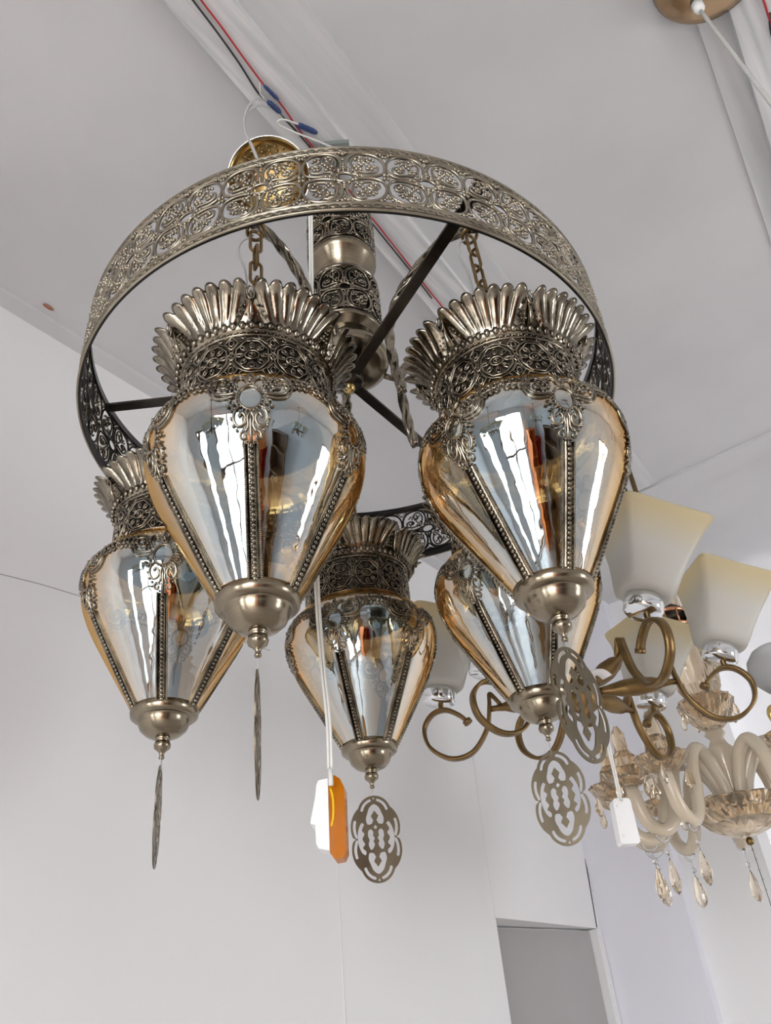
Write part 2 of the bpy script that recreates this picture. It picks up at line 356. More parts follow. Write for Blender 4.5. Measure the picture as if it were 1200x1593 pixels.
slab('pavement', M_TILE, BW - 3, BR + 4, -9.0, ABACK - 0.3, -0.2, -0.05)

# ceiling beams: shallow painted flange with a streaked web strip beside it
def beam_strip(name, m, pts, z0, z1):
    vs = [];  n = len(pts)
    for (x, y) in pts:
        p = at_h(x, y, HC + z0); vs.append((p[0], p[1], ZC + z0))
    vs += [(v[0], v[1], ZC + z1) for v in vs]
    mb = MB(); mb.add(vs, [tuple(range(n)), tuple(range(2 * n - 1, n - 1, -1))] + [(i, (i + 1) % n, n + (i + 1) % n, n + i) for i in range(n)], True)
    return struct(mb.build(name, m))
def room_strip(name, m, b0, b1, a0, a1, z0, z1, skew=0.0):
    mb = MB(); vs = [(b0, a0), (b1, a0), (b1 + skew, a1), (b0 + skew, a1)]
    mb.add([(x, y, ZC + z0) for x, y in vs] + [(x, y, ZC + z1) for x, y in vs], [(0, 3, 2, 1), (4, 5, 6, 7), (0, 1, 5, 4), (1, 2, 6, 5), (2, 3, 7, 6), (3, 0, 4, 7)], True)
    o = mb.build(name, m); o.matrix_world = ROOM_M; return struct(o)
SK = -0.070 * (2.46 + 2.2)
room_strip('trim_8', M_BEAM, -0.430, -0.330, ABACK, 2.46, -0.03, 0.0, SK)
room_strip('trim_9', M_STAIN, -0.330, -0.235, ABACK, 2.46, -0.008, 0.0, SK)
room_strip('trim_11', M_BEAM, 0.40, 0.52, ABACK, 2.46, -0.03, 0.0, SK)
room_strip('trim_12', M_STAIN, 0.345, 0.40, ABACK, 2.46, -0.006, 0.0, SK)
# rusty paint flakes at the ceiling joint
for i, (x, y, s) in enumerate([(75, 478, 0.010), (4, 487, 0.018), (205, 595, 0.010), (225, 606, 0.006)]):
    p = at_h(x, y, HC - 0.004); mb = MB(); mb.ball((0, 0, 0), s, 2, (1.5, 0.55, 0.25)); o = mb.build('trim_%d' % (13 + i), M_RUST)
    o.matrix_world = Matrix.Translation(V(p)) @ Matrix.Rotation(PI / 2 - AZ, 4, 'Z'); struct(o)

# ------------------------------------------------------------------ ring chandelier
RC = np.array([-0.0391, 0.9572, 0.8014]) + EYE
RN = np.array([0.0199, -0.0051, 0.9998]); RU = np.array([-0.9997, -0.0135, 0.0198]); RV = np.array([0.0134, -0.9999, -0.0054])
RN /= np.linalg.norm(RN); RU -= (RU @ RN) * RN; RU /= np.linalg.norm(RU); RV = np.cross(RN, RU) if np.cross(RN, RU) @ RV > 0 else -np.cross(RN, RU)
RR = 0.40; RH = 0.125
ring_m = Matrix.Identity(4)
for i in range(3): ring_m[i][0], ring_m[i][1], ring_m[i][2], ring_m[i][3] = RU[i], RV[i], RN[i], RC[i]
chand = thing('ring_chandelier', 'antique brass ring chandelier with pierced filigree band and twisted rods', 'chandelier', ring_m)

def filigree(mb, mp, sx=1.0, sy=1.0, r=0.0017, br=0.0026, sub=1):
    """one pierced flower medallion drawn in flat x, y and mapped on to a surface by mp(x, y, out)"""
    def line(p, rr=r, closed=False, out=0.0): mb.tube([mp(x * sx, y * sy, out) for x, y in p], rr, 5, closed)
    def dots(ps, rr=br):
        for x, y in ps: mb.ball(mp(x * sx, y * sy, 0.0012), rr, sub)
    line(ell(0, 0, 0.0115, 0.0085, n=20), r * 1.2, True)
    for qx in (-1, 1):
        for qy in (-1, 1):
            q = lambda p: [(x * qx, y * qy) for x, y in p]
            line(q([tuple(p) for p in smooth([(0.0085, 0.0062), (0.018, 0.0035), (0.032, 0.0022), (0.0445, 0.0065), (0.0492, 0.018), (0.0475, 0.032), (0.040, 0.0425), (0.0275, 0.0468), (0.0145, 0.0455), (0.0055, 0.038), (0.0025, 0.027), (0.0035, 0.0165), (0.0065, 0.0095)], 3)]), r * 1.2)
            line(q(smooth([(0.012, 0.010), (0.020, 0.0105), (0.032, 0.009), (0.0405, 0.0135), (0.0405, 0.021), (0.033, 0.0235), (0.027, 0.020), (0.029, 0.0165), (0.033, 0.017)], 4)), r)
            line(q(smooth([(0.011, 0.012), (0.0105, 0.020), (0.009, 0.030), (0.0145, 0.0405), (0.023, 0.0405), (0.026, 0.033), (0.0215, 0.027), (0.018, 0.029), (0.019, 0.033)], 4)), r)
            dots(q([(0.034, 0.0145), (0.0365, 0.0185), (0.031, 0.0195), (0.015, 0.0335), (0.0205, 0.036), (0.0195, 0.0305)]))
            dots(q([(0.0155, 0.0145), (0.0185, 0.0185), (0.0215, 0.0225), (0.0245, 0.0265), (0.0205, 0.0135), (0.0135, 0.0195), (0.029, 0.031), (0.033, 0.0345)]))
            dots(q([(0.0305, 0.0285), (0.0365, 0.0315), (0.0285, 0.0365)]), br * 0.85)
            dots(q([(0.0455, 0.0445), (0.0485, 0.0405), (0.0415, 0.0462)]), br * 0.9)
            dots(q([(0.014, 0.006), (0.006, 0.0125)]))
    for s_ in (-1, 1):
        dots([(s_ * 0.0165, 0), (s_ * 0.021, 0), (0, s_ * 0.0135), (0, s_ * 0.018), (0, s_ * 0.0445), (0.0035, s_ * 0.0465), (-0.0035, s_ * 0.0465), (s_ * 0.048, 0.0035), (s_ * 0.048, -0.0035)])
        line([(0, s_ * 0.0085), (0, s_ * 0.022)], r); line([(s_ * 0.0115, 0), (s_ * 0.026, 0)], r)
        for k in (-1, 1):
            line(smooth([(k * 0.010, s_ * 0.0465), (k * 0.004, s_ * 0.041), (0, s_ * 0.034)], 4), r * 0.8)
    line([(-0.0505, 0.0), (-0.046, 0.0)], r); line([(0.0505, 0.0), (0.046, 0.0)], r)

# the band: two solid borders with a chain of little links, filigree between
def ringpt(ang, h, r=RR): return (r * math.cos(ang), r * math.sin(ang), h)
for nm, z0, z1 in (('lower_border', 0.0, 0.0155), ('upper_border', RH - 0.0135, RH)):
    mb = MB(); prof = [(RR - 0.0035, z0), (RR + 0.0018, z0), (RR + 0.0024, z0 + 0.0018), (RR + 0.0008, z0 + 0.003), (RR + 0.0008, z1 - 0.003), (RR + 0.0022, z1 - 0.0018), (RR + 0.0016, z1), (RR - 0.0025, z1)]
    if nm == 'lower_border': prof = [(RR - 0.0035, z0)] + prof[1:]
    mb.lathe(prof + [prof[0]], 180)
    zm = (z0 + z1) / 2
    for k in range(200):
        a0 = 2 * PI * k / 200
        mb.tube([ringpt(a0 + x / RR, zm + y, RR + 0.0013) for x, y in ell(0, 0, 0.0050, 0.0030, n=8)], 0.0007, 3, True)
    mb.build(nm, M_BAND, chand)
mb = MB(); filigree(mb, lambda x, y, o: ringpt(x / RR, y + RH / 2 + 0.001, RR + o), 1.0, 1.0)
med_me = mb.mesh('filigree_medallion', M_BAND)
for k in range(25):
    link('filigree_medallion', med_me, chand, Matrix.Rotation(math.radians(93.7 + 14.4 * k), 4, 'Z'))
# three flat arms in the upper plane, hub cross and bolt
for ang in (-2.1, 120.2, 236.0):
    a = math.radians(ang); mb = MB(); mb.box((0.012, -0.0085, RH - 0.013), (RR - 0.002, 0.0085, RH - 0.0085))
    mb.box((RR - 0.006, -0.0085, RH - 0.022), (RR - 0.0015, 0.0085, RH - 0.0085))
    o = mb.build('arm', M_DARK, chand); o.matrix_local = Matrix.Rotation(a, 4, 'Z')
mb = MB(); mb.lathe([(0, RH - 0.019), (0.020, RH - 0.018), (0.024, RH - 0.013), (0.024, RH - 0.006), (0.015, RH + 0.006), (0, RH + 0.006)], 24); mb.build('hub_nut', M_DARK, chand)
mb = MB(); mb.lathe([(0.0, RH - 0.034), (0.006, RH - 0.033), (0.0095, RH - 0.028), (0.0105, RH - 0.022), (0.0075, RH - 0.017), (0, RH - 0.017)], 20); mb.build('hub_bolt', M_GOLD, chand)
# central column
mb = MB(); mb.lathe([(0, 0.133), (0.030, 0.1335), (0.055, 0.138), (0.066, 0.146), (0.0695, 0.156), (0.068, 0.166), (0.058, 0.172), (0.052, 0.174), (0.0525, 0.197), (0.049, 0.200), (0.040, 0.201), (0.040, 0.207), (0.062, 0.208), (0.0635, 0.214), (0.060, 0.216), (0, 0.216)], 48)
mb.build('column_bowl', M_BRASS, chand)
def column_sleeve(z0, z1, r, ph):
    core = MB(); core.lathe([(0, z0), (r - 0.004, z0 + 0.001), (r - 0.004, z1 - 0.001), (0, z1)], 40); c = core.build('sleeve_core', M_CORE, chand)
    mb = MB(); n = 4; W = 2 * PI * r / n; sc = W / 0.101; zc = (z0 + z1) / 2; sy = (z1 - z0 - 0.012) / 0.098
    for k in range(n):
        filigree(mb, lambda x, y, o: ((r + o) * math.cos(x / r + k * 2 * PI / n + ph), (r + o) * math.sin(x / r + k * 2 * PI / n + ph), zc + y), sc, sy, 0.0019, 0.0024)
    for z in (z0 + 0.002, z1 - 0.002): mb.lathe([(r - 0.003, z - 0.003), (r + 0.0015, z - 0.002), (r + 0.0015, z + 0.002), (r - 0.003, z + 0.003)], 40)
    mb.build('filigree_sleeve', M_PEW, chand)
column_sleeve(0.216, 0.332, 0.0605, math.radians(95))
mb = MB(); mb.lathe([(0, 0.332), (0.060, 0.332), (0.0605, 0.335), (0.044, 0.338), (0.035, 0.346), (0.036, 0.354), (0.048, 0.376), (0.058, 0.393), (0.062, 0.398), (0.062, 0.404), (0, 0.405)], 48); mb.build('column_cup', M_BRASS, chand)
column_sleeve(0.404, 0.520, 0.0605, math.radians(70))
mb = MB(); mb.lathe([(0, 0.520), (0.062, 0.520), (0.063, 0.526), (0.045, 0.532), (0.020, 0.545), (0.011, 0.56), (0.010, 0.60), (0, 0.60)], 32); mb.build('column_cap', M_BRASS, chand)
zt = (ZC - 0.03 - RC[2]) / RN[2]
mb = MB(); mb.lathe([(0, 0.60), (0.0065, 0.60), (0.0065, zt), (0, zt)], 12); mb.build('down_rod', M_BRASS, chand)
mb = MB(); mb.box((-0.03, -0.022, zt - 0.012), (0.03, 0.022, zt)); mb.tube([(0.028 * math.cos(t), 0, zt - 0.012 - 0.03 * math.sin(t)) for t in np.linspace(0, PI, 10)], 0.004, 6); mb.build('beam_bracket', mat('green_grey_metal', (0.30, 0.34, 0.33), rough=0.6, metal=0.5), chand)

# ------------------------------------------------------------------ lanterns
GD = np.array([0.0, 0.0, -1.0]); L_RIM = 0.606; L_TIP = 0.6645
PROF = [(0.0885, 0.372), (0.0935, 0.3775), (0.1045, 0.386), (0.1135, 0.396), (0.1195, 0.409), (0.1220, 0.424), (0.1212, 0.440), (0.1175, 0.457), (0.1105, 0.476), (0.1010, 0.496), (0.0900, 0.516), (0.0775, 0.538), (0.0650, 0.560), (0.0525, 0.582), (0.0400, 0.603)]
PR = np.array([[p[0], p[1]] for p in smooth(PROF, 5)])
PS = np.concatenate([[0], np.cumsum(np.hypot(*np.diff(PR, axis=0).T))])
def lobe(phi): return 1.0 + 0.010 * abs(math.sin(3 * phi)) ** 1.2
def gpt(x, b, out=0.0, phi0=0.0):
    """point on the globe: x metres sideways, b metres down the profile from the shoulder; front is -Y"""
    r = float(np.interp(b, PS, PR[:, 0])); t = float(np.interp(b, PS, PR[:, 1]))
    dr = float(np.interp(b + 0.002, PS, PR[:, 0]) - np.interp(b - 0.002, PS, PR[:, 0])); dt = float(np.interp(b + 0.002, PS, PR[:, 1]) - np.interp(b - 0.002, PS, PR[:, 1]))
    L = math.hypot(dr, dt) + 1e-9; nr, nz = dt / L, dr / L
    phi = x / max(r, 0.03) + phi0; rr = r * lobe(phi) + out * nr
    return (rr * math.sin(phi), -rr * math.cos(phi), L_TIP - t + out * nz)
LM = {}
def make_lantern_meshes():
    # crown of six fluted shells
    mb = MB(); NS = 96; NV = 16; rows = []
    N = 6 * NS; vs = []; fs = []
    def crown(phi, v, inner):
        s = ((phi / (PI / 3)) % 1.0) * 2 - 1            # -1..1 across one shell, 0 in its middle
        w = 0.58 + 0.36 * v ** 0.8                      # the fan opens upwards
        x = s / w; edge = max(0.0, 1 - abs(x)); inside = abs(x) < 1
        uu = ((x + 1) * 3.5) % 1.0 - 0.5; fl = math.sqrt(max(0.0, 1 - (2 * uu) ** 2)) if inside else 0.08
        fine = abs(math.cos(PI * 14 * x)) if inside else 0.0
        curl = math.exp(-((abs(x) - 0.86) / 0.12) ** 2) * max(0.0, v - 0.4) / 0.6
        top = 0.97 - 0.13 * s * s + (0.085 * fl if inside else -0.16)
        hgt = 0.0405 * v * top
        r = 0.0925 + 0.0235 * v ** 1.5 * top + 0.0040 * fl * max(0, v - 0.80) / 0.20 + 0.0050 * fl * min(1, v * 3) * (0.55 + 0.6 * v) + 0.0010 * fine * (1 - v) + 0.0025 * curl
        if not inside: r -= 0.0025
        if inner: r -= 0.0035; hgt -= 0.0015
        return (r * math.sin(phi), -r * math.cos(phi), L_TIP - 0.298 + hgt)
    for j in range(N):
        phi = 2 * PI * j / N
        col = [crown(phi, i / (NV - 1), False) for i in range(NV)] + [crown(phi, 1 - i / 4, True) for i in range(5)]
        vs += col
    K = NV + 5
    for j in range(N):
        k = (j + 1) % N
        for i in range(K): fs.append((j * K + i, k * K + i, k * K + (i + 1) % K, j * K + (i + 1) % K))
    mb.add(vs, fs)
    for k in range(6):                                   # drop motifs between the shells, with seed beads
        ph = k * PI / 3
        def cp(x, z, out): r = 0.0985 + out + 0.20 * z; p = ph + x / r; return (r * math.sin(p), -r * math.cos(p), L_TIP - 0.298 + z)
        mb.tube([cp(0, z, o) for z, o in ((0.002, 0.000), (0.010, 0.0030), (0.020, 0.0035), (0.030, 0.0055), (0.038, 0.005))], [0.0018, 0.0034, 0.0022, 0.0036, 0.001], 8)
        mb.tube([cp(x, 0.031 + y, 0.0085) for x, y in ell(0, 0, 0.0042, 0.009, n=14)], 0.0014, 5, True)
        for (x, z) in [(0.007, 0.006), (0.012, 0.006), (0.008, 0.012), (0.013, 0.012), (0.017, 0.006), (0.007, 0.019), (0.0115, 0.018)]:
            for s_ in (-1, 1): mb.ball(cp(s_ * x, z, 0.0025), 0.0016, 1)
    for k in range(56):                                  # knurled ring under the shells
        a = 2 * PI * k / 56; mb.ball((0.0938 * math.sin(a), -0.0938 * math.cos(a), L_TIP - 0.2995), 0.0046, 1, (1, 1, 1.5))
    mb.lathe([(0.089, L_TIP - 0.305), (0.0935, L_TIP - 0.303), (0.094, L_TIP - 0.297), (0.090, L_TIP - 0.290), (0.040, L_TIP - 0.288), (0.0, L_TIP - 0.288)], 60)
    LM['crown'] = mb.mesh('crown', M_PEW)
    # pierced neck collar
    r = 0.0885; z0 = L_TIP - 0.378; z1 = L_TIP - 0.302
    mb = MB(); mb.lathe([(r - 0.0018, z0), (r - 0.0018, z1)], 60); LM['neck'] = mb.mesh('neck_liner', M_CORE)
    mb = MB(); n = 12; W = 2 * PI * r / n; zc = (z0 + z1) / 2 - 0.002
    def np_(x, y, o, k): p = (x / r) + k * 2 * PI / n; return ((r + o) * math.sin(p), -(r + o) * math.cos(p), zc + y)
    for k in range(n):
        def ln(p, rr=0.0012, c=False): mb.tube([np_(x, y, 0, k) for x, y in p], rr * 1.3, 4, c)
        ln(ell(0, 0, 0.0078, 0.0066, n=14), 0.0014, True); ln(ell(0, 0, 0.0040, 0.0034, n=8), 0.0009, True)
        mb.ball(np_(0, 0, 0.0006, k), 0.0018, 1)
        oc = [(0.0195 * math.cos(t) * 1.0, 0.0235 * math.sin(t)) for t in [PI / 8 + i * PI / 4 for i in range(8)]]
        ln([(x, y) for i in range(8) for (x, y) in [oc[i], ((oc[i][0] + oc[(i + 1) % 8][0]) / 2, (oc[i][1] + oc[(i + 1) % 8][1]) / 2)]], 0.0013, True)
        for i in range(8):
            t = i * PI / 4; c_, s_ = math.cos(t), math.sin(t)
            ln(ell(0.0135 * c_, 0.0145 * s_, 0.0044, 0.0025, t, 9), 0.0009, True)
            mb.ball(np_(0.0125 * c_, 0.0135 * s_, 0.0004, k), 0.0014, 1)
        for s_ in (-1, 1):                               # diamonds between the octagons
            d = [(W / 2 - 0.0075, s_ * 0.021), (W / 2, s_ * 0.010), (W / 2 + 0.0075, s_ * 0.021), (W / 2, s_ * 0.031)]
            ln([p for i in range(4) for p in (d[i], ((d[i][0] + d[(i + 1) % 4][0]) / 2, (d[i][1] + d[(i + 1) % 4][1]) / 2))], 0.0011, True)
            ln(ell(W / 2, s_ * 0.021, 0.003, 0.005, 0, 8), 0.0009, True)
            for q in (-1, 1): ln(spiral(q * 0.0105, s_ * 0.0285, 0.0045, 0.001, PI / 2, PI / 2 + q * s_ * 4.5, 10), 0.0009)
        ln([(0.0225 * math.cos(t), 0.0265 * math.sin(t)) for t in [i * PI / 8 for i in range(16)]], 0.0008, True)
        ln(smooth([(W / 2 - 0.004, 0), (W / 2, 0.006), (W / 2 + 0.004, 0), (W / 2, -0.006), (W / 2 - 0.004, 0)], 3), 0.0011)
        for i in range(6):                               # tiny rosettes along both edges
            for y, q in ((0.0352, 0), (-0.0325, 0)):
                x = (i + 0.5) * W / 6 - W / 2
                ln(ell(x, y, 0.0030, 0.0020, 0, 7), 0.0008, True)
    for z in (z0 + 0.0005, zc - 0.0300, zc + 0.0325, z1): mb.lathe([(r - 0.002, z - 0.0013), (r + 0.0012, z - 0.0008), (r + 0.0012, z + 0.0008), (r - 0.002, z + 0.0013)], 60)
    LM['neckf'] = mb.mesh('neck_filigree', M_PEW)
    # blown glass globe
    mb = MB(); mb.lathe([(p[0], L_TIP - p[1]) for p in PR], 144, lambda a, z: lobe(a + PI / 2)); LM['globe'] = mb.mesh('glass_globe', M_GLOBE)
    # lace medallion on the shoulder
    mb = MB()
    gpt0 = gpt
    LB = lambda b: 0.036 + 1.22 * b
    def ln(p, rr=0.0013, c=False, o=0.0014): mb.tube([gpt(x, LB(b), o) for x, b in p], rr * 1.1, 5, c)
    def lpt(x, b, o=0.0): return gpt(x, LB(b), o)
    cb = 0.034
    ln(ell(0, cb, 0.0118, 0.0118, n=24), 0.0013, True, 0.0012)
    for i in range(24): mb.ball(lpt(0.0132 * math.cos(i * PI / 12), cb + 0.0132 * math.sin(i * PI / 12), 0.0022), 0.00155, 1)
    ln(ell(0, 0.0095, 0.0022, 0.0058, n=12), 0.0012, True); mb.ball(lpt(0, 0.013, 0.003), 0.0018, 1, (1, 1, 1.8))
    for s_ in (-1, 1):
        q = lambda p: [(s_ * x, y) for x, y in p]
        ln(q(smooth([(0.001, 0.0205), (0.004, 0.013), (0.0095, 0.0085), (0.0155, 0.0105), (0.0175, 0.017), (0.0145, 0.0245)], 5)), 0.0016)
        ln(q(smooth([(0.003, 0.0195), (0.0055, 0.014), (0.010, 0.0115), (0.0135, 0.014), (0.0125, 0.0215)], 4)), 0.001)
        ln(q(smooth([(0.0145, 0.030), (0.024, 0.0305), (0.034, 0.0285), (0.0385, 0.0205), (0.034, 0.0125), (0.0255, 0.011), (0.0205, 0.0165), (0.0225, 0.0225), (0.0285, 0.0235), (0.0305, 0.0195)], 5)), 0.0019)
        ln(q(smooth([(0.0155, 0.033), (0.026, 0.0345), (0.037, 0.0315), (0.0425, 0.0215), (0.040, 0.0115), (0.034, 0.0055)], 5)), 0.0014)
        for (x, y) in [(0.0185, 0.0175), (0.0215, 0.0145), (0.0205, 0.0205), (0.0245, 0.0175), (0.0185, 0.0245), (0.0255, 0.0205), (0.023, 0.0255), (0.027, 0.0150), (0.0165, 0.0215)]: mb.ball(lpt(s_ * x, y, 0.0022), 0.0021, 1)
        for (x, y, rr) in [(0.0165, 0.0405, 0.0024), (0.0195, 0.0375, 0.0022), (0.0215, 0.0425, 0.0024), (0.0145, 0.0455, 0.0024), (0.018, 0.047, 0.0018)]: mb.ball(lpt(s_ * x, y, 0.002), rr, 1, (1.2, 1, 0.8))
        ln(q(smooth([(0.0105, 0.0425), (0.0155, 0.0475), (0.0165, 0.0545), (0.0125, 0.0605), (0.0065, 0.0585), (0.0050, 0.0525), (0.0085, 0.0490), (0.0115, 0.0525)], 4)), 0.0016)
        ln(q(smooth([(0.000, 0.0475), (0.0030, 0.0530), (0.0025, 0.060), (0.0055, 0.0655)], 4)), 0.0014)
        ln(q(spiral(0.0068, 0.0690, 0.0044, 0.0012, -PI / 2, -PI / 2 + 5.2, 14)), 0.0014)
        for (x, y) in [(0.0185, 0.0535), (0.0165, 0.0600), (0.0130, 0.0640)]: mb.ball(lpt(s_ * x, y, 0.0018), 0.0020, 1)
    ln([(0, 0.047), (0, 0.056), (0, 0.066), (0, 0.076)], 0.0016); mb.ball(lpt(0, 0.0765, 0.002), 0.0026, 1); mb.ball(lpt(0.0035, 0.0735, 0.002), 0.0018, 1); mb.ball(lpt(-0.0035, 0.0735, 0.002), 0.0018, 1)
    LM['lace'] = mb.mesh('lace_medallion', M_PEW)
    # scrolled swag between two medallions
    mb = MB(); half = PI / 6
    def ls(p, rr=0.0013, o=0.0014): mb.tube([gpt(x * 1.15, 0.037 + 1.5 * b, o, half) for x, b in p], rr * 1.15, 5)
    for s_ in (-1, 1):
        for i in range(4):
            x0 = s_ * (0.002 + i * 0.0058); y0 = 0.0065 + i * i * 0.0004
            ls(smooth([(x0, y0 + 0.004), (x0 + s_ * 0.0018, y0 - 0.002), (x0 + s_ * 0.0055, y0 - 0.0015), (x0 + s_ * 0.0058, y0 + 0.0035), (x0 + s_ * 0.0030, y0 + 0.0035)], 4), 0.0014)
            ls(smooth([(x0, y0 + 0.006), (x0 + s_ * 0.003, y0 + 0.0085), (x0 + s_ * 0.0060, y0 + 0.0062)], 4), 0.0012)
        ls(smooth([(0, 0.004), (s_ * 0.008, 0.0045), (s_ * 0.016, 0.0055), (s_ * 0.024, 0.0065)], 4), 0.0011)
    mb.ball(gpt(0, 0.050, 0.0016, half), 0.003, 1, (1.3, 1, 1))
    LM['swag'] = mb.mesh('lace_swag', M_PEW)
    # beaded strap running down the globe
    mb = MB(); b0 = 0.128; b1 = PS[-1] + 0.001; n = 40
    bs = np.linspace(b0, b1, n)
    for s_ in (-1, 1):
        mb.tube([gpt(s_ * 0.0062, b, 0.0010) for b in bs], 0.0010, 5)
        for b in np.linspace(b0, b1, 70): mb.ball(gpt(s_ * 0.0062, b, 0.0022), 0.0014, 1)
    vs = []; fs = []
    for b in bs: vs += [gpt(-0.0062, b, 0.0012), gpt(0.0062, b, 0.0012), gpt(0.0062, b, 0.0004), gpt(-0.0062, b, 0.0004)]
    for i in range(n - 1):
        for j in range(4): fs.append((4 * i + j, 4 * i + (j + 1) % 4, 4 * i + 4 + (j + 1) % 4, 4 * i + 4 + j))
    mb.add(vs, fs)
    for b in np.linspace(b0 + 0.003, b1 - 0.004, 26): mb.ball(gpt(0, b, 0.0020), 0.0031, 1)
    LM['strap'] = mb.mesh('beaded_strap', M_PEW)
    # bottom cap and finial
    mb = MB(); z = L_TIP - L_RIM
    mb.lathe([(0.030, z + 0.009), (0.0390, z + 0.010), (0.0430, z + 0.007), (0.0438, z + 0.002), (0.0428, z - 0.004), (0.0395, z - 0.0065), (0.0350, z - 0.0065), (0.0335, z - 0.0075), (0.0330, z - 0.0120), (0.0295, z - 0.0205), (0.0225, z - 0.0270), (0.0140, z - 0.0308), (0.0100, z - 0.0315), (0, z - 0.0315)], 48); LM['cap'] = mb.mesh('bottom_cap', M_BRASS)
    mb = MB(); mb.lathe([(0.0095, z - 0.030), (0.0098, z - 0.0335), (0.0075, z - 0.0345), (0.0095, z - 0.0365), (0.0108, z - 0.0405), (0.0098, z - 0.0445), (0.0058, z - 0.0475), (0.0034, z - 0.0505), (0.0028, z - 0.0535), (0.0038, z - 0.0560), (0.0030, z - 0.0580), (0, z - 0.0585)], 24); LM['finial'] = mb.mesh('finial', M_BRASS)
    # chain
    mb = MB(); mb.tube([(0.0125 * math.cos(t), 0, 0.0125 * math.sin(t)) for t in np.linspace(0, 2 * PI, 21)[:-1]], 0.0026, 8, True); LM['eye'] = mb.mesh('hook_eye', M_BRONZE)
    lk = [(0.0080 * math.cos(t), 0, 0.0080 * math.sin(t) + (0.0145 if math.sin(t) > 0 else -0.0145)) for t in np.linspace(0, 2 * PI, 25)[:-1] + 0.01]
    mb = MB(); mb.tube(lk, 0.0024, 8, True); LM['link'] = mb.mesh('chain_link', M_BRONZE)
    mb = MB(); mb.tube(smooth([(-0.004, 0.004, L_TIP - 0.004), (-0.020, 0.002, L_TIP - 0.022), (-0.024, 0.0, L_TIP - 0.050), (-0.014, 0.004, L_TIP - 0.090), (-0.012, 0.006, L_TIP - 0.150), (-0.008, 0.0, L_TIP - 0.285)], 6), 0.0016, 6); LM['cord'] = mb.mesh('lamp_cord', M_CLEARC)
    # lamp socket inside
    mb = MB(); mb.lathe([(0, L_TIP - 0.30), (0.016, L_TIP - 0.30), (0.016, L_TIP - 0.39), (0.013, L_TIP - 0.395), (0, L_TIP - 0.395)], 20); LM['socket'] = mb.mesh('lamp_socket', M_WHITEP)
make_lantern_meshes()

# hook and rim points of the five lanterns, then their rods
H_ANG = 64.5; HOOK_R, HOOK_H = 0.2686, 0.2006
def ringw(ang, r, h): a = math.radians(ang); return RC + RN * h + r * (math.cos(a) * RU + math.sin(a) * RV)
LAN = [  # hook pixel (None = straight above), rim pixel, slot, strap turn, label
    ((398, 360), (401, 940), 0, -3, 'amber mirrored glass lantern hanging beside the gold hub bolt, ahead of the white cord'),
    ((731, 366), (862, 921), 1, 28, 'tilted amber mirrored glass lantern hanging where the red wire disappears behind its crown'),
    (None, (256, 1112), 4, -7, 'amber mirrored glass lantern hanging against the plain cracked wall under the dark inner band'),
    (None, (575, 1167), 3, -18, 'amber mirrored glass lantern hanging behind the long white cord of the orange switch'),
    (None, (841, 1089), 2, 27, 'amber mirrored glass lantern hanging next to the cream frosted shades and bronze scrolls'),
]
TIPS = []
for li, (hp, rp, slot, turn, lab) in enumerate(LAN):
    hook = ringw(H_ANG + 72 * slot, HOOK_R, HOOK_H); rim = hook + GD * L_RIM
    depth = lambda P: (M.T @ (P - EYE))[2]
    rim = at(*rp, depth(rim))
    if hp is None: hook = rim - GD * L_RIM
    else:
        hook = at(*hp, depth(hook)); lo, hi = 0.5, 1.3      # keep the length by sliding the rim along its ray
        best = min(np.linspace(0.6, 1.2, 1201), key=lambda z: abs(np.linalg.norm(at(*rp, z) - hook) - L_RIM)); rim = at(*rp, best)
    up = (hook - rim) / np.linalg.norm(hook - rim); tip = hook - up * L_TIP
    toward = EYE - (hook + rim) / 2
    fm = frame(tip, up, toward) @ Matrix.Rotation(math.radians(turn), 4, 'Z')
    lt = thing('glass_lantern', lab, 'lantern', fm, 'mirrored lanterns of the ring chandelier')
    link('crown', LM['crown'], lt); nk = link('neck_collar', LM['neck'], lt); link('neck_filigree', LM['neckf'], nk)
    link('glass_globe', LM['globe'], lt)
    for k in range(6):
        rz = Matrix.Rotation(k * PI / 3, 4, 'Z')
        link('lace_medallion', LM['lace'], lt, rz); link('lace_swag', LM['swag'], lt, rz); link('beaded_strap', LM['strap'], lt, rz)
    link('bottom_cap', LM['cap'], lt); link('finial', LM['finial'], lt); link('lamp_socket', LM['socket'], lt)
    zz = L_TIP - 0.0
    link('hook_eye', LM['eye'], lt, Matrix.Translation((0, 0, zz)) @ Matrix.Rotation(math.radians(35), 4, 'Z') @ Matrix.Rotation(math.radians(60), 4, 'X'))
    zz -= 0.0235
    for k in range(7):
        link('chain_link', LM['link'], lt, Matrix.Translation((0, 0, zz - 0.0345 * k)) @ Matrix.Rotation(math.radians(20 + 90 * (k % 2)), 4, 'Z'))
    link('lamp_cord', LM['cord'], lt)
    TIPS.append((tip, up))
    # the twisted rod that carries it, in the ring's own frame
    rel = hook - RC; hx, hy, hz = rel @ RU, rel @ RV, rel @ RN + 0.016
    re, an = math.hypot(hx, hy), math.atan2(hy, hx)
    path = smooth([(re + 0.012, hz - 0.012), (re, hz), (re * 0.78, hz + 0.020), (0.145, 0.222), (0.110, 0.185), (0.098, 0.135), (0.104, 0.065), (0.113, 0.015)], 9)
    P3 = [(r * math.cos(an), r * math.sin(an), h) for r, h in path]
    sec = [((1 + 0.22 * math.cos(4 * t)) * math.cos(t), (1 + 0.22 * math.cos(4 * t)) * math.sin(t)) for t in np.linspace(0, 2 * PI, 25)[:-1]]
    mb = MB(); mb.tube(P3, 0.0070, section=sec, twist=0.30); mb.build('twisted_rod', M_PEW, chand)
    mb = MB(); mb.tube([(r * math.cos(an), r * math.sin(an), 0.152) for r in (0.064, 0.082, 0.100)], 0.005, 8); mb.build('rod_bracket', M_BRASS, chand)

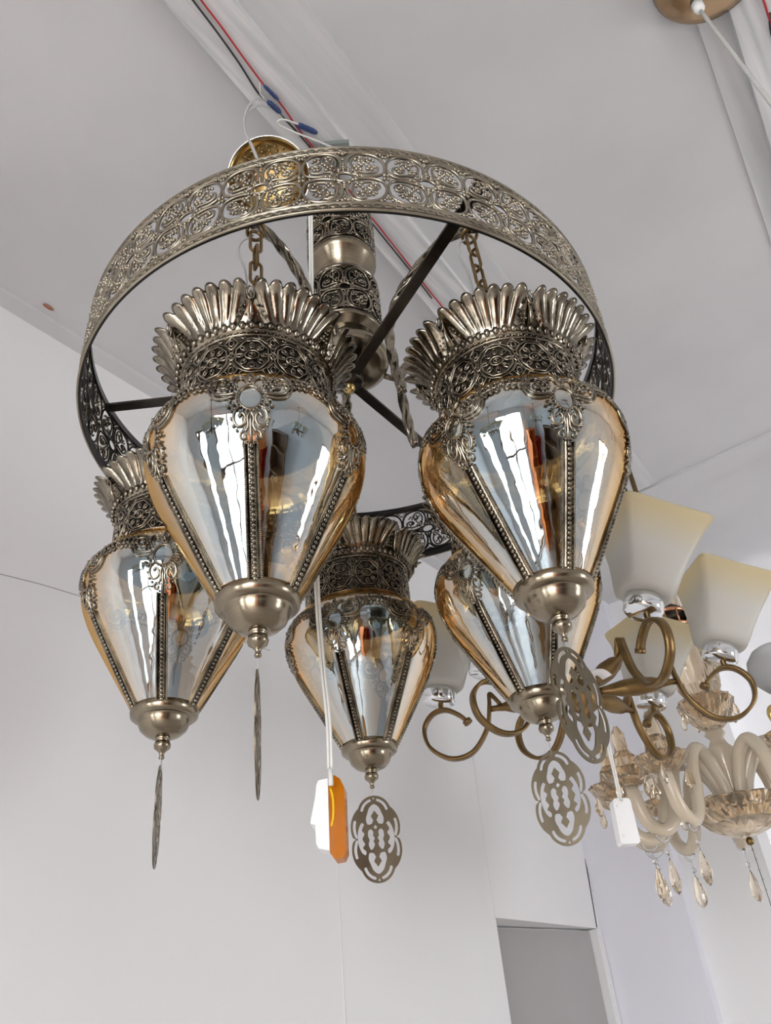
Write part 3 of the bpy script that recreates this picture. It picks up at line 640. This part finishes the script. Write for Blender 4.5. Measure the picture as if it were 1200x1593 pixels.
# ------------------------------------------------------------------ pierced plate pendants on threads
def slot_poly(cx, cy, r, w, a0, a1, n=10):
    a0, a1 = math.radians(a0), math.radians(a1); out = []
    for i in range(n + 1): t = a0 + (a1 - a0) * i / n; out.append((cx + (r + w) * math.cos(t), cy + (r + w) * math.sin(t)))
    for k in range(1, 5): t = k * PI / 5; c = (cx + r * math.cos(a1), cy + r * math.sin(a1)); out.append((c[0] + w * math.cos(a1 + t), c[1] + w * math.sin(a1 + t)))
    for i in range(n + 1): t = a1 + (a0 - a1) * i / n; out.append((cx + (r - w) * math.cos(t), cy + (r - w) * math.sin(t)))
    for k in range(1, 5): t = PI + k * PI / 5; c = (cx + r * math.cos(a0), cy + r * math.sin(a0)); out.append((c[0] + w * math.cos(a0 + t), c[1] + w * math.sin(a0 + t)))
    return out
def pendant_mesh():
    def out_r(t):
        best = 0
        for (cx, cy, r) in [(0, 35.5, 24.5), (0, -35.5, 24.5), (0, 15.5, 36), (0, -15.5, 36)]:
            b = cx * math.cos(t) + cy * math.sin(t); c = cx * cx + cy * cy - r * r; d = b * b - c
            if d > 0: best = max(best, b + math.sqrt(d))
        dent = 3.2 * math.exp(-((abs((t + PI / 2) % PI - PI / 2)) / 0.055) ** 2)
        return best - dent
    outline = [(out_r(t) * math.cos(t), out_r(t) * math.sin(t)) for t in np.linspace(0, 2 * PI, 181)[:-1]]
    holes = []
    for s_ in (1, -1):
        for (a0, a1) in ((14, 72), (108, 166)):
            p = slot_poly(0, 35.5, 18.7, 2.0, a0, a1); holes.append([(x, y * s_) for x, y in p])
        for q in (1, -1):
            p = slot_poly(0, 15.5, 30.7, 2.0, -24, 17); holes.append([(x * q, y * s_) for x, y in p])
        h = smooth([(-5, 20), (-11, 19.5), (-13, 27), (-10.5, 35), (-7, 43), (0, 48), (7, 43), (10.5, 35), (13, 27), (11, 19.5), (5, 20)], 3) + [(2.3, 25), (5.5, 31), (0, 38.5), (-5.5, 31), (-2.3, 25)]
        holes.append([(x, y * s_) for x, y in h]); holes.append(ell(0, 56 * s_, 1.5, 1.5, 0, 8))
    holes.append([(0, 18.5), (2.8, 15.3), (0, 12.2), (-2.8, 15.3)])
    for q in (1, -1):
        h = smooth([(3.5, 9), (7, 13), (11, 10), (11.5, 3), (9.8, -2), (11.5, -8), (9, -15), (5.5, -14), (2.5, -8), (4.2, -4), (2.2, 0), (4.2, 4), (3.5, 9)], 3)
        holes.append([(q * x, y) for x, y in h])
        h = smooth([(16, 20), (20, 22.5), (24.5, 14), (26.5, 3), (26, -7), (22, -18), (17, -22), (15.5, -17), (20, -12), (16.5, -7), (20, 0), (16.5, 7), (20, 12), (16, 20)], 3)
        holes.append([(q * x, y) for x, y in h])
    cu = bpy.data.curves.new('plate', 'CURVE'); cu.dimensions = '2D'; cu.fill_mode = 'BOTH'; cu.extrude = 0.0007
    for poly in [outline] + holes:
        sp = cu.splines.new('POLY'); sp.points.add(len(poly) - 1); sp.use_cyclic_u = True
        for i, p in enumerate(poly): sp.points[i].co = (p[0] * 0.001, p[1] * 0.001, 0, 1)
    o = bpy.data.objects.new('tmp', cu); COL.objects.link(o); dg = bpy.context.evaluated_depsgraph_get(); dg.update()
    me = bpy.data.meshes.new_from_object(o.evaluated_get(dg)); me.transform(Matrix.Rotation(PI / 2, 4, 'X'))
    bpy.data.objects.remove(o); bpy.data.curves.remove(cu); me.name = 'pierced_plate'; me.materials.clear(); me.materials.append(M_RINGM)
    for p in me.polygons: p.use_smooth = False
    return me
PEND = pendant_mesh()
PL = 0.120
pinfo = [(86, 0.010, 'edge-on pierced brass plate hanging on a thread beside the white switch cord'),
         (52, 0.002, 'pierced brass plate turned aslant, hanging from a finial over the pale cord and bronze spindles'),
         (84, 0.004, 'edge-on pierced brass plate hanging from a clear ring against the bare wall'),
         (3, 0.006, 'pierced brass plate facing flat outward next to the orange switch'),
         (-14, 0.010, 'pierced brass plate facing outward, hanging ahead of the champagne glass arms')]
for (tip, up), (yaw, gap, lab) in zip(TIPS, pinfo):
    top = tip + GD * gap; base = top + GD * (PL + 0.004)
    fm = frame(base, (0, 0, 1), EYE - base) @ Matrix.Rotation(math.radians(yaw), 4, 'Z')
    t = thing('plate_pendant', lab, 'pendant', fm, 'pierced plates under the lanterns')
    link('pierced_plate', PEND, t, Matrix.Translation((0, 0, PL / 2)))
    z = PL + 0.004 + gap
    mb = MB()
    if gap < 0.009 and yaw != 3 and yaw != 52:
        mb.tube([(0.007 * math.cos(a), 0, PL - 0.004 + 0.011 + 0.0075 * math.sin(a)) for a in np.linspace(0, 2 * PI, 21)[:-1]], 0.0005, 5, True)
    mb.tube([(0, 0, PL - 0.004), (0, 0, PL), (0, 0, z + 0.003)], 0.0005, 5); mb.build('thread', M_CLEARC, t)

# ------------------------------------------------------------------ loose ceiling canopy and wires
cp = at(418, 276, 1.50); axis = V(EYE - cp).normalized(); axis = (axis + Vector((-0.10, 0.0, 0.45))).normalized()
cm_ = frame(cp, axis, (0, 0, -1))
t = thing('ceiling_canopy', 'loose gold embossed dish canopy hanging open side out behind the filigree band', 'canopy', cm_)
mb = MB(); mb.lathe([(0.012, -0.032), (0.040, -0.030), (0.062, -0.022), (0.072, -0.008), (0.0755, 0.0), (0.0775, 0.0), (0.0745, -0.010), (0.064, -0.025), (0.041, -0.034), (0.012, -0.036)], 56); mb.build('dish', M_CANOPY, t)
mb = MB(); mb.tube([(0.0768 * math.cos(a), 0.0768 * math.sin(a), 0) for a in np.linspace(0, 2 * PI, 49)[:-1]], 0.0012, 6, True); mb.build('rim', M_CHROME, t)
mb = MB()
for k in range(26):
    a = 2 * PI * k / 26
    for r, z in ((0.052, -0.0245), (0.058, -0.022), (0.064, -0.0165)): mb.ball((r * math.cos(a + r * 9), r * math.sin(a + r * 9), z), 0.0030, 1, (1, 1, 0.8))
mb.lathe([(0.030, -0.031), (0.033, -0.028), (0.036, -0.030)], 40); mb.build('embossing', M_CANOPY, t)
mb = MB(); mb.lathe([(0, -0.060), (0.008, -0.060), (0.008, -0.030), (0.005, -0.026), (0, -0.026)], 16); mb.build('centre_screw', M_CANOPY, t)
def wire(name, pts, r, m, label, cat='wire', group=None, n=8, sides=6):
    mb = MB(); mb.tube(smooth(pts, n), r, sides); o = mb.build(name, m); return tag(o, label, cat, group)
h = HC - 0.036
RW = [at_h(x, y, h) for x, y in [(290, -35), (313, 0), (345, 42), (375, 84), (410, 131), (436, 160), (470, 208), (520, 268), (575, 334), (635, 410), (676, 462), (740, 540)]]
wire('wire', RW, 0.0019, M_RED, 'red insulated wire running along the ceiling beam')
BWp = [at_h(x, y, h) for x, y in [(275, -35), (300, 0), (335, 46), (372, 98), (400, 142), (418, 160), (434, 176), (468, 212), (520, 274), (573, 340), (634, 415), (672, 464)]]
wire('wire', BWp, 0.0019, M_BLACK, 'black insulated wire running beside the red wire along the beam')
for (x0, y0, x1, y1, r, lab) in [(410, 132, 434, 156, 0.0040, 'dark blue tape splice on the red wire'), (416, 157, 437, 176, 0.0055, 'dark blue tape splice on the black wire'), (461, 193, 494, 207, 0.0062, 'bright blue taped wire joint dangling off the white wire')]:
    a, b = at_h(x0, y0, h - 0.006), at_h(x1, y1, h - 0.006); mb = MB()
    mb.tube([a + (b - a) * s for s in np.linspace(0, 1, 9)], [r * k for k in (0.5, 0.85, 1, 0.92, 1.02, 0.95, 1.0, 0.85, 0.5)], 9); tag(mb.build('taped_splice', M_TAPE), lab, 'splice')
WP = lambda L, hh: [at_h(x, y, hh + k) for x, y, k in L]
wire('wire', WP([(402, 250, -0.17), (392, 225, -0.14), (381, 205, -0.10), (382, 182, -0.06), (398, 165, -0.03), (418, 166, -0.01), (430, 170, 0)], h), 0.0021, M_CLEARC, 'clear cord looping out of the gold canopy to the black splice')
wire('wire', WP([(399, 246, -0.165), (387, 218, -0.13), (380, 195, -0.09), (384, 170, -0.05), (400, 154, -0.02), (416, 157, 0)], h), 0.0019, M_CLEARC, 'thin clear cord looping beside the other canopy cord')
wire('wire', WP([(524, 232, -0.02), (490, 218, -0.02), (452, 203, -0.02), (432, 192, -0.02), (440, 186, -0.02), (464, 193, -0.008)], h), 0.0020, M_CORD, 'white wire curling from the band to the blue taped joint')
wire('wire', WP([(404, 128, 0), (405, 142, -0.004), (408, 150, -0.004), (440, 184, -0.006)], h), 0.0012, M_CORD, 'short thin white wire end beside the splices')

# ------------------------------------------------------------------ pull switches
def vline(px, py, z, up): p = at(px, py, z); return p
sw = at(513, 1262, 0.98)
fm = frame(sw - np.array([0, 0, 0.048]), (0.02, 0.02, 1), EYE - sw) @ Matrix.Rotation(math.radians(-8), 4, 'Z') @ Matrix.Scale(0.9, 4)
t = thing('cord_switch', 'rocker switch of white and translucent orange plastic on a white cord', 'switch', fm)
mb = MB(); mb.prism([(-0.0005, 0.0), (-0.0005, 0.094), (-0.014, 0.092), (-0.0165, 0.086), (-0.0185, 0.070), (-0.0250, 0.040), (-0.0255, 0.036), (-0.019, 0.034), (-0.018, 0.010), (-0.015, 0.004)], -0.014, 0.014); mb.build('white_half', M_WHITEP, t)
mb = MB(); out = [(0.0, -0.003), (0.006, -0.011), (0.017, -0.010), (0.0215, -0.002), (0.0215, 0.080), (0.016, 0.092), (0.009, 0.097), (0.0, 0.097)]
mb.prism(out, -0.014, 0.014); mb.build('orange_half', M_AMBERP, t)
mb = MB(); mb.tube(smooth([(0.003, -0.0145, 0.080), (0.006, -0.0150, 0.065), (0.006, -0.0150, 0.045), (0.003, -0.0145, 0.030)], 5), 0.0016, 6); mb.build('inner_wire', M_YELW, t)
ctop = at(483, 318, 1.36); swt = sw + np.array([0, 0, 0.048])
cpts = [ctop, at(484, 380, 1.32), at(486, 560, 1.20), at(490, 760, 1.12), at(493, 905, 1.06), at(500, 1010, 1.03), at(511, 1120, 1.0), at(514, 1196, 0.98)]
mb = MB()
mb.tube([p + M[:, 0] * 0.0019 for p in smooth(cpts, 8)], 0.0019, 6); mb.tube([p - M[:, 0] * 0.0019 for p in smooth(cpts, 8)], 0.0019, 6)
mb.tube([cpts[-1], cpts[-1] + np.array([0, 0, -0.02])], 0.003, 6)
o = mb.build('cord', M_CORD); o.parent = t; o.matrix_parent_inverse = Matrix.Identity(4); o.matrix_basis = fm.inverted()

sw2 = at(970, 1278, 1.22); fm = frame(sw2 - np.array([0, 0, 0.034]), (0.03, 0, 1), EYE - sw2) @ Matrix.Rotation(math.radians(20), 4, 'Z')
t = thing('cord_switch', 'small white box connector on a thin white cord ahead of glass arms', 'switch', fm)
mb = MB(); w = 0.0150; bb = 0.003
out = [(-w, bb), (-w + bb, 0), (w - bb, 0), (w, bb), (w * 0.92, 0.062), (w * 0.7, 0.066), (-w * 0.7, 0.066), (-w * 0.92, 0.062)]
mb.prism(out, -0.010, 0.010); mb.build('housing', M_WHITEP, t)
mb = MB()
for z in (0.012, 0.055): mb.ball((-0.009, -0.0102, z), 0.0022, 1, (1, 0.4, 1))
mb.build('screw', M_CORD, t)
cpts = [at(922, 1046, 1.24), at(930, 1085, 1.235), at(942, 1140, 1.23), at(955, 1195, 1.225), at(966, 1246, 1.22)]
mb = MB(); mb.tube([p + M[:, 0] * 0.0016 for p in smooth(cpts, 6)], 0.0016, 6); mb.tube([p - M[:, 0] * 0.0016 for p in smooth(cpts, 6)], 0.0016, 6)
o = mb.build('cord', M_CORD); o.parent = t; o.matrix_basis = fm.inverted()

# ------------------------------------------------------------------ bronze scroll chandelier with frosted shades
HS = 0.62; BC = at_h(940, 1025, HS); BC = EYE + np.array([0.354, 1.558, HS])
fm = Matrix.Translation(V(BC - np.array([0, 0, 0.10])))
bz = thing('scroll_chandelier', 'satin bronze scroll-arm chandelier holding cream frosted shades', 'chandelier', fm)
Z0 = 0.10
mb = MB(); mb.lathe([(0, Z0 - 0.115), (0.010, Z0 - 0.112), (0.016, Z0 - 0.10), (0.010, Z0 - 0.088), (0.022, Z0 - 0.080), (0.034, Z0 - 0.062), (0.034, Z0 - 0.03), (0.022, Z0 - 0.012), (0.012, Z0 + 0.01), (0.012, Z0 + 0.2), (0.02, Z0 + 0.24), (0.008, Z0 + 0.27), (0.008, ZC - BC[2] + 0.10), (0, ZC - BC[2] + 0.10)], 24); mb.build('stem', M_BRONZE, bz)
mb = MB(); mb.lathe([(0, ZC - BC[2] + 0.07), (0.05, ZC - BC[2] + 0.075), (0.06, ZC - BC[2] + 0.1), (0, ZC - BC[2] + 0.1)], 32); mb.build('ceiling_plate', M_BRONZE, bz)
_o = [(0.030, 0.004), (0.044, 0.006), (0.054, 0.014), (0.0570, 0.026), (0.0600, 0.050), (0.0640, 0.080), (0.0700, 0.108), (0.0785, 0.134), (0.0880, 0.152), (0.0915, 0.160)]
sh_prof = _o + [(0.0905, 0.1625)] + [(r - 0.0028, z + 0.0005) for r, z in reversed(_o)]
def squar(a, z):
    k = 1.0 / (abs(math.cos(a)) ** 12 + abs(math.sin(a)) ** 12) ** (1 / 12)
    return 0.90 + (k - 1) * 1.0 * min(1.0, 0.2 + z / 0.13)
mb = MB(); mb.lathe(sh_prof, 96, squar); SH_ME = mb.mesh('frosted_shade', M_SHADE)
mb = MB(); mb.lathe([(0, -0.017), (0.030, -0.0175), (0.0335, -0.015), (0.0345, -0.011), (0.0345, 0.010), (0.0325, 0.0125), (0, 0.0125)], 40); HOLD_ME = mb.mesh('chrome_holder', M_CHROME)
ARM = smooth([(r + 0.065, z) for r, z in [(0.100, Z0 - 0.040), (0.118, Z0 - 0.015), (0.123, Z0 - 0.040), (0.135, Z0 - 0.085), (0.170, Z0 - 0.127), (0.215, Z0 - 0.133), (0.254, Z0 - 0.105), (0.262, Z0 - 0.066), (0.243, Z0 - 0.038), (0.215, Z0 - 0.032), (0.188, Z0 - 0.047), (0.172, Z0 - 0.064)]], 6)
mb = MB(); mb.tube([(r, 0, z) for r, z in ARM], 1.0, section=[(0.0035, -0.0075), (0.0035, 0.0075), (0.0012, 0.0085), (-0.0035, 0.0075), (-0.0035, -0.0075), (-0.0012, -0.0085)], up=(0, 0, 1)); 
ARM_ME = mb.mesh('scroll_arm', M_BRONZE)
mb = MB(); mb.tube([(0.237 + d * 0.6, 0, Z0 - 0.064 + d) for d in (0.0035, -0.0035)], [0.0095, 0.0095], 14); STUB_ME = mb.mesh('scroll_stub', M_BRONZE)
mb = MB(); mb.tube([(r, 0, Z0 - 0.046) for r in (0.028, 0.045, 0.080, 0.110, 0.142, 0.158, 0.175, 0.190)], [0.007, 0.009, 0.0165, 0.0185, 0.0145, 0.0085, 0.006, 0.006], 16); SPIN_ME = mb.mesh('spindle', M_BRONZE)
mb = MB(); mb.lathe([(0.0055, Z0 - 0.034), (0.0055, Z0 - 0.012)], 12); POST_ME = mb.mesh('holder_post', M_BRONZE)
for ang, dr, tl in ((-74, 0, 20), (-4, 0, 21), (47, 0, 16), (130, -0.137, 8), (170, 0, 10), (-157, -0.08, 8)):
    rz = Matrix.Rotation(math.radians(ang), 4, 'Z'); rs = rz @ Matrix.Translation((dr, 0, 0))
    a_ = link('scroll_arm', ARM_ME, bz, rs); link('scroll_stub', STUB_ME, a_)
    if dr == 0: link('spindle', SPIN_ME, bz, rz)
    off = rs @ Matrix.Translation((0.287, 0, 0)); link('holder_post', POST_ME, bz, off)
    hp_ = rs @ Vector((0.287, 0, Z0)); off = Matrix.Translation(hp_) @ Matrix.Rotation(math.radians(tl), 4, 'Y'); link('chrome_holder', HOLD_ME, bz, off)
    link('frosted_shade', SH_ME, bz, off @ Matrix.Translation((0, 0, 0.008)) @ Matrix.Rotation(math.radians(random.uniform(5, 25)), 4, 'Z'))
# paper tag wrapped on a spindle
mb = MB(); p0 = at(928, 1052, 1.235); mb.tube(smooth([p0 + M[:, 0] * a + M[:, 1] * b + M[:, 2] * c for a, b, c in [(-0.020, 0.006, 0.004), (-0.008, -0.004, 0.0), (0.006, -0.006, 0.0), (0.018, 0.002, 0.003)]], 5), 1.0, section=[(0.0008, -0.009), (0.0008, 0.009), (-0.0008, 0.009), (-0.0008, -0.009)])
tag(mb.build('paper_tag', M_WHITEP), 'crumpled white paper tag on the bronze spindle', 'tag')

# ------------------------------------------------------------------ champagne glass-arm chandelier
GC = at(1152, 1262, 1.98)
GS = 1.29
fm = Matrix.Translation(V(GC)) @ Matrix.Scale(GS, 4)
gz = thing('glass_arm_chandelier', 'champagne glass chandelier with curved glass arms and crystal cups', 'chandelier', fm)
def facet(n, d): return lambda a, z: 1 + d * math.cos(n * a + (PI if int(z * 90) % 2 else 0))
mb = MB(); mb.lathe([(0, -0.046), (0.018, -0.045), (0.040, -0.038), (0.062, -0.024), (0.078, -0.004), (0.086, 0.016), (0.083, 0.019), (0.070, 0.002), (0.05, -0.014), (0.0, -0.024)], 48, facet(12, 0.045), flat=True); mb.build('glass_bowl', M_CUT, gz)
mb = MB(); mb.lathe([(0, -0.062), (0.006, -0.060), (0.0075, -0.054), (0.005, -0.048), (0, -0.046)], 16); mb.build('bowl_knob', M_BRONZE, gz)
mb = MB(); mb.lathe([(0.004, 0.0), (0.018, 0.0), (0.016, 0.05), (0.022, 0.10), (0.028, 0.118), (0.020, 0.126), (0.013, 0.14), (0.021, 0.150), (0.016, 0.158), (0.004, 0.16)], 24); mb.build('lower_stem', M_CHAMP, gz)
mb = MB(); mb.lathe([(0.012, 0.155), (0.030, 0.170), (0.050, 0.196), (0.055, 0.218), (0.050, 0.225), (0.030, 0.20), (0.012, 0.18)], 40, facet(10, 0.06), flat=True); mb.build('cut_glass_cup', M_CUT, gz)
mb = MB(); mb.lathe([(0.016, 0.20), (0.030, 0.225), (0.043, 0.25), (0.046, 0.285), (0.040, 0.33), (0.024, 0.39), (0.014, 0.42), (0.012, 0.6), (0.0, 0.6)], 40, facet(9, 0.05), flat=True); mb.build('cut_glass_vase', M_CUT, gz)
zt = (ZC - GC[2]) / GS
mb = MB(); mb.lathe([(0, 0.6), (0.006, 0.6), (0.006, zt), (0, zt)], 12); mb.build('hanging_rod', M_BRONZE, gz)
GARM = smooth([(0.018, 0.010), (0.034, 0.060), (0.062, 0.100), (0.096, 0.108), (0.122, 0.078), (0.134, 0.028), (0.150, -0.014), (0.178, -0.030), (0.208, -0.008), (0.222, 0.050)], 6)
mb = MB(); mb.tube([(r, 0, z) for r, z in GARM], 0.0125, 12); GARM_ME = mb.mesh('glass_arm', M_CHAMP)
mb = MB(); mb.tube([(0.180 + 0.016 * math.cos(t), 0.0, -0.034 + 0.016 * math.sin(t)) for t in np.linspace(0, 2 * PI, 21)[:-1]], 0.0026, 6, True); CLIP_ME = mb.mesh('glass_ring_clip', M_CLEAR)
mb = MB(); mb.lathe([(0.004, 0.046), (0.020, 0.050), (0.038, 0.060), (0.048, 0.076), (0.046, 0.079), (0.030, 0.068), (0.010, 0.058)], 32, facet(8, 0.06), flat=True); CUPG_ME = mb.mesh('bobeche', M_CUT)
mb = MB(); mb.lathe([(0.010, 0.055), (0.020, 0.062), (0.026, 0.085), (0.022, 0.105), (0.014, 0.115), (0.012, 0.150), (0.004, 0.165), (0, 0.166)], 24, facet(6, 0.05), flat=True); CND_ME = mb.mesh('cut_glass_candle_cup', M_CUT)
mb = MB()
prof = [(0.0, 0.0), (0.0052, 0.004), (0.0086, 0.011), (0.0092, 0.017), (0.0070, 0.027), (0.0034, 0.037), (0.0008, 0.042), (0, 0.042)]
mb.lathe(prof, 8, flat=True); DROP_ME = mb.mesh('crystal', M_CRYST)
mb = MB(); mb.ball((0, 0, 0.049), 0.0042, 1); mb.tube([(0, 0, 0.040), (0, 0, 0.062)], 0.0006, 5); DB_ME = mb.mesh('bead_link', M_CLEAR)
def drop(p, lab, s=1.0, yaw=0.0, group='crystal drops of the glass chandelier'):
    base = np.array(p) - np.array([0, 0, 0.062 * s])
    t = thing('crystal_drop', lab, 'crystal', Matrix.Translation(V(base)) @ Matrix.Rotation(yaw, 4, 'Z') @ Matrix.Diagonal((s, s * 0.7, s, 1)), group)
    link('crystal', DROP_ME, t); link('bead_link', DB_ME, t)
for k, ang in enumerate((150, 174, 198, 222, 284, 318, 355, 35, 75, 112)):
    rz = Matrix.Rotation(math.radians(ang), 4, 'Z')
    link('glass_arm', GARM_ME, gz, rz); link('glass_ring_clip', CLIP_ME, gz, rz)
    link('bobeche', CUPG_ME, gz, rz @ Matrix.Translation((0.222, 0, 0))); link('candle_cup', CND_ME, gz, rz @ Matrix.Translation((0.222, 0, 0)))
    a = math.radians(ang); c = GC + GS * np.array([0.180 * math.cos(a), 0.180 * math.sin(a), -0.050])
    drop(c, 'amber teardrop crystal hanging from a glass ring on a champagne glass arm', 1.85, a + 0.6)
    for j in (0, 2.1, 4.2):
        cc = GC + GS * np.array([0.222 * math.cos(a) + 0.044 * math.cos(a + j + 0.5), 0.222 * math.sin(a) + 0.044 * math.sin(a + j + 0.5), 0.072])
        drop(cc, 'small amber crystal hanging from the rim of a cut-glass cup', 1.15, a + j, 'small crystals on the cup rims')
for k in range(8):
    a = k * PI / 4 + 0.2; cc = GC + GS * np.array([0.054 * math.cos(a), 0.054 * math.sin(a), 0.215]); drop(cc, 'small amber crystal hanging from the collar of the cut-glass vase', 0.9, a, 'crystals on the vase collar')
# bead chain below the bowl
mb = MB(); pts = [GC + np.array([0, 0, -0.062 * GS - 0.011 * k]) for k in range(26)]
t = thing('bead_chain', 'long clear bead chain hanging from the bowl knob of the glass chandelier', 'chain', Matrix.Translation(V(pts[-1])))
mb.tube([(0, 0, 0), (0, 0, 0.011 * 25)], 0.0009, 5); mb.build('wire', M_DARK, t)
mb = MB(); mb.ball((0, 0, 0), 0.0045, 1, (1, 1, 0.8)); bd = mb.mesh('bead', M_CLEAR)
for k in range(0, 26, 2): link('bead', bd, t, Matrix.Translation((0, 0, 0.011 * (25 - k) - 0.01)))

# ------------------------------------------------------------------ things at the right-hand edge and top
p = at(1212, 1040, 2.0); t = thing('globe_lamp', 'white frosted globe lamp on a curled brass arm beside glass chandelier', 'lamp', Matrix.Translation(V(p - np.array([0, 0, 0.09]))))
mb = MB(); mb.lathe([(0.02, 0.03), (0.045, 0.04), (0.066, 0.065), (0.074, 0.09), (0.068, 0.118), (0.05, 0.14), (0.035, 0.148), (0.033, 0.146), (0.048, 0.137), (0.066, 0.117), (0.072, 0.09), (0.064, 0.066), (0.044, 0.042), (0.02, 0.033)], 40); mb.build('frosted_globe', M_FROSTG, t)
mb = MB(); mb.lathe([(0, 0.012), (0.026, 0.014), (0.030, 0.03), (0.024, 0.04), (0, 0.04)], 24); mb.build('globe_holder', M_BRONZE, t)
mb = MB(); mb.tube(smooth([(0, 0, 0.014), (-0.004, 0, -0.008), (-0.028, 0, -0.018), (-0.052, 0, -0.006), (-0.060, 0, -0.03), (-0.02, 0.02, -0.07), (0.05, 0.03, -0.06), (0.10, 0.05, 0.02), (0.14, 0.06, 0.2)], 6), 0.008, 8); mb.build('brass_arm', M_GOLD, t)
p = at(1044, 985, 2.15); t = thing('ring_lamp', 'copper hoop lamp with glass panes behind the frosted shades', 'lamp', frame(p, (0.0, 0.0, 1), EYE - p))
mb = MB(); R_ = 0.062
for z in (0.0, 0.040): mb.lathe([(R_ - 0.004, z), (R_, z), (R_, z + 0.008), (R_ - 0.004, z + 0.008), (R_ - 0.004, z)], 48)
mb.build('hoop', M_COPPER, t)
for k in range(12):
    a = k * PI / 6; mb = MB(); mb.tube([(R_ * math.cos(a), R_ * math.sin(a), 0.004), (R_ * math.cos(a), R_ * math.sin(a), 0.044)], 0.002, 6); mb.build('bar', M_COPPER, t)
mb = MB(); mb.lathe([(0.0, 0.048), (R_, 0.047), (R_ * 0.6, 0.07), (0.006, 0.085), (0.006, ZC - p[2]), (0, ZC - p[2])], 32); mb.build('canopy_cone', M_DARK, t)
# brown canopy at the ceiling with its cord
pc = at_h(1112, -48, HC - 0.055)
t = thing('cord_canopy', 'polished brown dish canopy under the ceiling with white cord bushing', 'canopy', Matrix.Translation(V(pc)))
mb = MB(); mb.lathe([(0.0, 0.0), (0.03, 0.0), (0.075, 0.006), (0.100, 0.018), (0.106, 0.030), (0.100, 0.034), (0.08, 0.055), (0, 0.055)], 64); mb.build('dish', M_FANM, t)
bp_ = at_h(1086, 10, HC - 0.06) - pc
mb = MB(); mb.lathe([(0, -0.018), (0.006, -0.018), (0.010, -0.010), (0.011, 0.006), (0, 0.008)], 16); o = mb.build('cord_bushing', M_WHITEP, t); o.location = V(bp_)
mb = MB(); q0 = bp_ + np.array([0, 0, -0.015]); mb.tube(smooth([q0 + np.array([0.004 * s, 0, -0.9 * s / 10]) for s in range(11)], 3), 0.0036, 8); mb.build('cord', M_CLEARC, t)
wire('wire', [at_h(x, y, HC - 0.036) for x, y in [(1180, -20), (1190, 5), (1196, 25), (1205, 50)]], 0.0022, M_RED, 'red wire curl next to the brown dish canopy')
wire('wire', [at_h(x, y, HC - 0.036) for x, y in [(1198, 20), (1199, 45), (1206, 75)]], 0.0022, M_BLACK, 'black wire end beside the brown dish canopy')

# ------------------------------------------------------------------ shop fittings behind the camera, seen in the mirrored glass
def fit(name, lab, cat, a, b, w, d, hh, m, shelves=0, rot=0.0):
    t = thing(name, lab, cat, ROOM_M @ Matrix.Translation((b, a, 0)) @ Matrix.Rotation(rot, 4, 'Z'))
    mb = MB(); mb.box((-w / 2, -d / 2, 0), (-w / 2 + 0.03, d / 2, hh)); mb.build('side_panel', m, t)
    mb = MB(); mb.box((w / 2 - 0.03, -d / 2, 0), (w / 2, d / 2, hh)); mb.build('side_panel', m, t)
    mb = MB(); mb.box((-w / 2 + 0.03, -d / 2, 0), (w / 2 - 0.03, -d / 2 + 0.02, hh)); mb.build('back_panel', m, t)
    for k in range(shelves + 1):
        z = hh * k / max(shelves, 1) * 0.97; mb = MB(); mb.box((-w / 2 + 0.03, -d / 2 + 0.02, z), (w / 2 - 0.03, d / 2, z + 0.025)); mb.build('shelf', m, t)
    return t
fit('added_reflection_shelf', 'unseen orange shelf added for the globe reflections, beside the shopfront window', 'shelf', ABACK + 0.25, 1.78, 0.5, 0.4, 1.7, M_CARTO, 4)  # unseen shelf standing in for orange clothing mirrored in the globes
fit('added_reflection_shelf', 'unseen red shelf added for the globe reflections, beside the orange shelf', 'shelf', ABACK + 0.25, 2.26, 0.4, 0.4, 1.35, M_CARTR, 3)  # added out of view to bring red into the mirrored globes
fit('display_cabinet', 'dark wooden display cabinet standing against the side wall', 'cabinet', -0.7, BR - 0.3, 0.8, 0.45, 1.9, M_WOOD, 4, PI / 2)

def copy_tree(o, parent=None):
    c = o.copy(); COL.objects.link(c); c.parent = parent
    for ch in list(o.children): copy_tree(ch, c)
    return c
for a, b, z, lab in ((-1.2, 1.75, 2.15, 'bronze scroll chandelier hanging ahead of the red shelf'), (-1.1, -0.35, 2.2, 'bronze scroll chandelier hanging between the shopfront window and the glazed door'), (0.2, 1.9, 2.25, 'bronze scroll chandelier hanging between shelves and the side window')):
    c = copy_tree(bz); c.matrix_world = Matrix.Translation(room(a, b, z + (BC[2] - 0.10 - ZC) + (ZC - z))) ; c['label'] = lab
